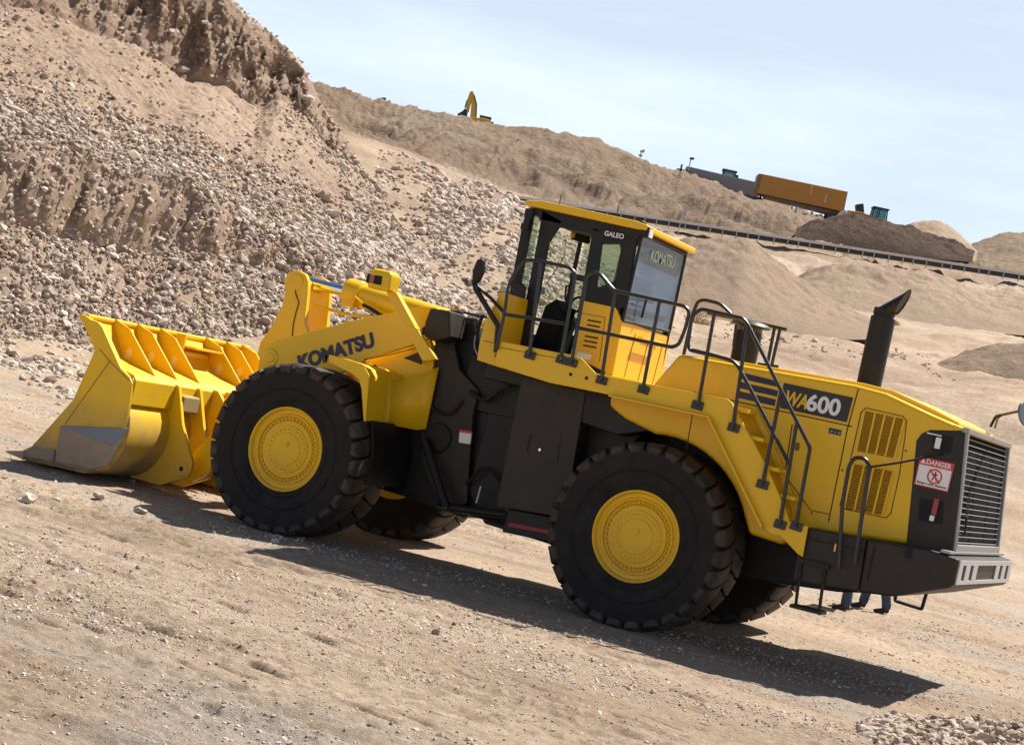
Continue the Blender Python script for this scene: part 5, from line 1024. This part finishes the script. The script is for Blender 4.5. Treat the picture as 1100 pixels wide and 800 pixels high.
hill('earth_berm', [(990, 396), (1020, 388), (1040, 379), (1062, 373), (1085, 370), (1110, 368), (1180, 374)], [(1000, 396), (1060, 402), (1180, 412)], 92, 6, EARTH, 'low brown earth berm', 'berm', .35, 241, 160, 60, .9, False)
# conveyor
c0 = far(566, 215.8, 156); c1_ = far(1180, 308.5, 156); c00 = far(330, 179, 156)
cvy = empty('conveyor', (float(c0[0]), float(c0[1]), float(c0[2])), RZ); tag(cvy, 'long pale conveyor belt on short posts running along the foot of the far hill', 'conveyor')
q0 = np.array(cvy.location)
def cl(P): d = P-q0; return Vector((float(d@HX), float(d@HY), float(d[2])))
A0, A1 = cl(c00), cl(c1_); ax_ = (A1-A0).normalized(); mid = (A0+A1)*.5; L_ = (A1-A0).length*.5; upv = Vector((0, 1, 0)).cross(ax_)*-1
if upv.z < 0: upv = -upv
m = MB(); m.obox(mid+upv*.08, ax_*L_, (0, .6, 0), upv*.11); m.build('belt_cover', WHB, cvy)
m = MB(); m.obox(mid-upv*.22, ax_*L_, (0, .45, 0), upv*.11); m.build('belt_frame', DRK, cvy)
ntot = 62
for k in range(ntot):
    P_ = A0.lerp(A1, (k+.5+random.uniform(-.18, .18))/ntot); m = MB(); hh = random.uniform(.30, .48)
    m.box(P_.x-.045, P_.x+.045, -.62, -.50, P_.z-hh-.15, P_.z+.06); m.build('belt_support', GALV, cvy)
# lamp and camera poles on the skyline
def pole(px, py, D, h, label, head):
    py += 3.5
    o = empty('lamp_pole', base(px, py, D), RZ); tag(o, label, 'pole', 'poles along the far crest'); m = MB(); m.tube([(0, 0, -2.5), (0, 0, h)], .07, 6); m.build('pole_shaft', GALV, o)
    m = MB(); m.obox((.12, 0, h), (.28, 0, .03), (0, .2, 0), (0, 0, .14)); 
    if head > 1: m.obox((.0, 0, h*.62), (.26, 0, .0), (0, .2, 0), (0, 0, .10)); m.obox((.25, 0, h+.2), (.12, 0, 0), (0, .1, 0), (0, 0, .1))
    m.build('lamp_head', DRK if head < 2 else GALV, o, bev=.02)
pole(686.5, 171, 246, 1.5, 'short pole with a double head on the bare skyline between excavator and containers', 2)
pole(739, 182, 244, 1.9, 'thin lamp pole rising at the left end of the grey container', 1)
pole(410, 109, 246, .8, 'tiny post on the left end of the far skyline', 1)
o = empty('old_post', base(731, 184, 244), RZ); tag(o, 'stubby dark post with a cross arm left of the grey container', 'post'); m = MB(); m.box(-.12, .12, -.1, .1, -.6, .9); m.box(-.5, 1.2, -.08, .08, .12, .3); m.build('cross_post', DRK, o, bev=.02)
o = empty('sign_post', base(729, 248, 150), RZ); tag(o, 'small pale sign on a thin pole rising above the conveyor', 'sign'); m = MB(); m.tube([(0, 0, -.8), (.0, 0, 2.1)], .03, 6); m.build('sign_pole', GALV, o); m = MB(); m.box(-.05, .35, -.04, -.02, 1.5, 2.1); m.build('sign_plate', GALV, o)
# dry bushes
STRAW = mat('dry_straw_leaves', (.42, .29, .13), .9); STRW2 = mat('dark_straw_leaves', (.24, .16, .08), .9)
def bush(px, py, D, r, label):
    P = far(px, py, D); x, y = float(P[0]), float(P[1]); z = gz(x, y) if D < 100 else float(P[2]); o = empty('dry_bush', (x, y, z), RZ+.001); tag(o, label, 'bush', 'dry bushes on the flat'); m = MB()
    for k in range(900):
        d = rng.normal(0, 1, 3); d[2] = abs(d[2])*.9; d /= np.linalg.norm(d); p = d*r*rng.uniform(.25, 1.0)*(1+.18*math.sin(d[0]*5+d[1]*7)); t = np.cross(d, rng.normal(0, 1, 3)); t /= np.linalg.norm(t); e = (d*.8+rng.normal(0, .4, 3)); e /= np.linalg.norm(e)
        m.add([p-t*.012*r*2, p+t*.012*r*2, p+e*r*.22], [(0, 1, 2)], int(rng.uniform() < .35))
    m.build('foliage', [STRAW, STRW2], o); m = MB()
    for k in range(14): d = rng.normal(0, 1, 3); d[2] = abs(d[2])+.4; d /= np.linalg.norm(d); m.tube([(0, 0, -.05), tuple(d*r*.8)], .012*r*1.5, 4)
    m.build('stems', STRW2, o)
bush(748, 357, 88, .72, 'round dry straw coloured bush seen through the walkway rails'); bush(962, 349, 104, .28, 'small straw tuft right of the exhaust stack'); 

# ------------------------------------------------------------------ two people standing on the far side of the loader (only their lower legs show under the counterweight)
def skinned(name, verts, edges, radii, m, parent, root=0, sub=2):
    me = bpy.data.meshes.new(name); me.from_pydata(verts, edges, []); me.materials.append(m); o = bpy.data.objects.new(name, me); C.objects.link(o); o.parent = parent
    sk_ = o.modifiers.new('skin', 'SKIN'); sk_.use_smooth_shade = True
    for i, r_ in enumerate(radii): me.skin_vertices[0].data[i].radius = (r_, r_) if not isinstance(r_, tuple) else r_; me.skin_vertices[0].data[i].use_root = (i == root)
    s_ = o.modifiers.new('sub', 'SUBSURF'); s_.levels = sub; s_.render_levels = sub; return o
SKIN = mat('skin', (.42, .23, .15), .6); DEN = worn('blue_denim', (.03, .055, .11), (.30, .27, .24), .35, 6, .85, .2, 0, 0); SHOE = worn('dark_work_boot', (.03, .018, .015), (.2, .14, .1), .3, 8, .7, .3, 0, 0)
SHT = mat('pale_shirt', (.55, .55, .52), .9); SHT2 = mat('dark_shirt', (.06, .07, .09), .9); HAIR = mat('dark_hair', (.02, .014, .01), .8)
def person(loc_, rz, shirt, label, st):
    o = empty('person', loc_, rz); tag(o, label, 'person', 'people standing behind the loader')
    a, b = st                                                  # forward offset of the two feet (the figure faces local -x)
    V = [(0, 0, .98), (0, 0, 1.15), (0, 0, 1.32), (.0, 0, 1.44), (-.005, 0, 1.52), (-.01, 0, 1.60), (-.02, 0, 1.69), (-.005, 0, 1.76),
         (0, .17, 1.42), (.02, .23, 1.15), (-.06, .24, .92), (-.08, .24, .86), (0, -.17, 1.42), (.02, -.23, 1.15), (-.06, -.24, .92), (-.08, -.24, .86),
         (0, .09, .90), (a*.5-.03, .10, .50), (a, .11, .10), (0, -.09, .90), (b*.5-.03, -.10, .50), (b, -.11, .10)]
    E = [(0, 1), (1, 2), (2, 3), (3, 4), (4, 5), (5, 6), (6, 7), (3, 8), (8, 9), (9, 10), (10, 11), (3, 12), (12, 13), (13, 14), (14, 15), (0, 16), (16, 17), (17, 18), (0, 19), (19, 20), (20, 21)]
    Rr = [.13, .12, .14, .11, .055, .06, .085, .07, .06, .043, .028, .034, .06, .043, .028, .034, .085, .06, .04, .085, .06, .04]
    bd = skinned('body', V, E, Rr, SKIN, o)
    # hands: five bent fingers each, face details and ears
    for sy in (1, -1):
        for i, (dx, ln) in enumerate(((-.030, .075), (-.010, .085), (.010, .080), (.028, .062))):
            p0 = Vector((-.08+dx, sy*.24, .86)); skinned('finger', [p0, p0+Vector((-.004, 0, -.04)), p0+Vector((-.008, -sy*.008, -.04-ln*.5)), p0+Vector((-.004, -sy*.022, -.04-ln*.85))], [(0, 1), (1, 2), (2, 3)], [.012, .011, .009, .007], SKIN, bd, sub=1)
        p0 = Vector((-.105, sy*.235, .875)); skinned('thumb', [p0, p0+Vector((-.022, -sy*.006, -.028)), p0+Vector((-.030, -sy*.014, -.06))], [(0, 1), (1, 2)], [.012, .011, .008], SKIN, bd, sub=1)
    m = MB(); m.prism([(-.095, 1.70), (-.118, 1.665), (-.092, 1.655)], -.014, .014); m.build('nose', SKIN, bd, bev=.004)
    for sy in (1, -1):
        m = MB(); m.lathe([(0, -.012), (.012, -.006), (.013, .004), (0, .008)], (-.088, sy*.032, 1.70), 'x', 10, sgn=-1); m.build('eye', DIN, bd); m = MB(); m.lathe([(0, 0), (.028, .004), (.03, .012), (0, .016)], (0, sy*.078, 1.69), n=12, sgn=sy); m.build('ear', SKIN, bd)
    m = MB(); m.obox((-.093, 0, 1.635), (.004, 0, 0), (0, .024, 0), (0, 0, .005)); m.build('mouth', mat('lips', (.30, .12, .10), .6), bd)
    skinned('hair', [(.03, 0, 1.68), (.015, 0, 1.75), (-.02, 0, 1.79)], [(0, 1), (1, 2)], [.080, .085, .062], HAIR, bd)
    skinned('shirt', [V[0], V[1], V[2], V[3], V[8], (.01, .205, 1.27), V[12], (.01, -.205, 1.27)], [(0, 1), (1, 2), (2, 3), (3, 4), (4, 5), (3, 6), (6, 7)], [.148, .14, .158, .122, .076, .064, .076, .064], shirt, o)
    skinned('trousers', [V[0], V[16], V[17], (a, .11, .16), (a-.005, .11, .07), V[19], V[20], (b, -.11, .16), (b-.005, -.11, .07)], [(0, 1), (1, 2), (2, 3), (3, 4), (0, 5), (5, 6), (6, 7), (7, 8)], [.145, .108, .085, .078, .082, .108, .085, .078, .082], DEN, o)
    for f_, sy in ((a, .11), (b, -.11)):
        skinned('boot', [(f_+.05, sy, .045), (f_, sy, .09), (f_-.05, sy, .055), (f_-.13, sy, .042), (f_-.20, sy, .035)], [(0, 1), (1, 2), (2, 3), (3, 4)], [(.045, .045), (.055, .055), (.048, .05), (.048, .04), (.035, .03)], SHOE, o)
for (px, py, D_0, rz, sh, lab, st) in ((909, 657, 30.5, .42, SHT, 'person in blue jeans and brown shoes, standing nearer the hanging step', (.0, -.06)), (938, 657, 30.9, .46, SHT2, 'person in dark blue jeans with feet apart, right of the other behind the bumper', (-.16, .16))):
    d = ray(px, py); t_ = -CAM[2]/d[2]; P0 = CAM+d*t_
    for _ in range(5): t_ = (gz(P0[0], P0[1])-CAM[2])/d[2]; P0 = CAM+d*t_
    print('person', P0); person(tuple(float(v) for v in P0), rz, sh, lab, st)
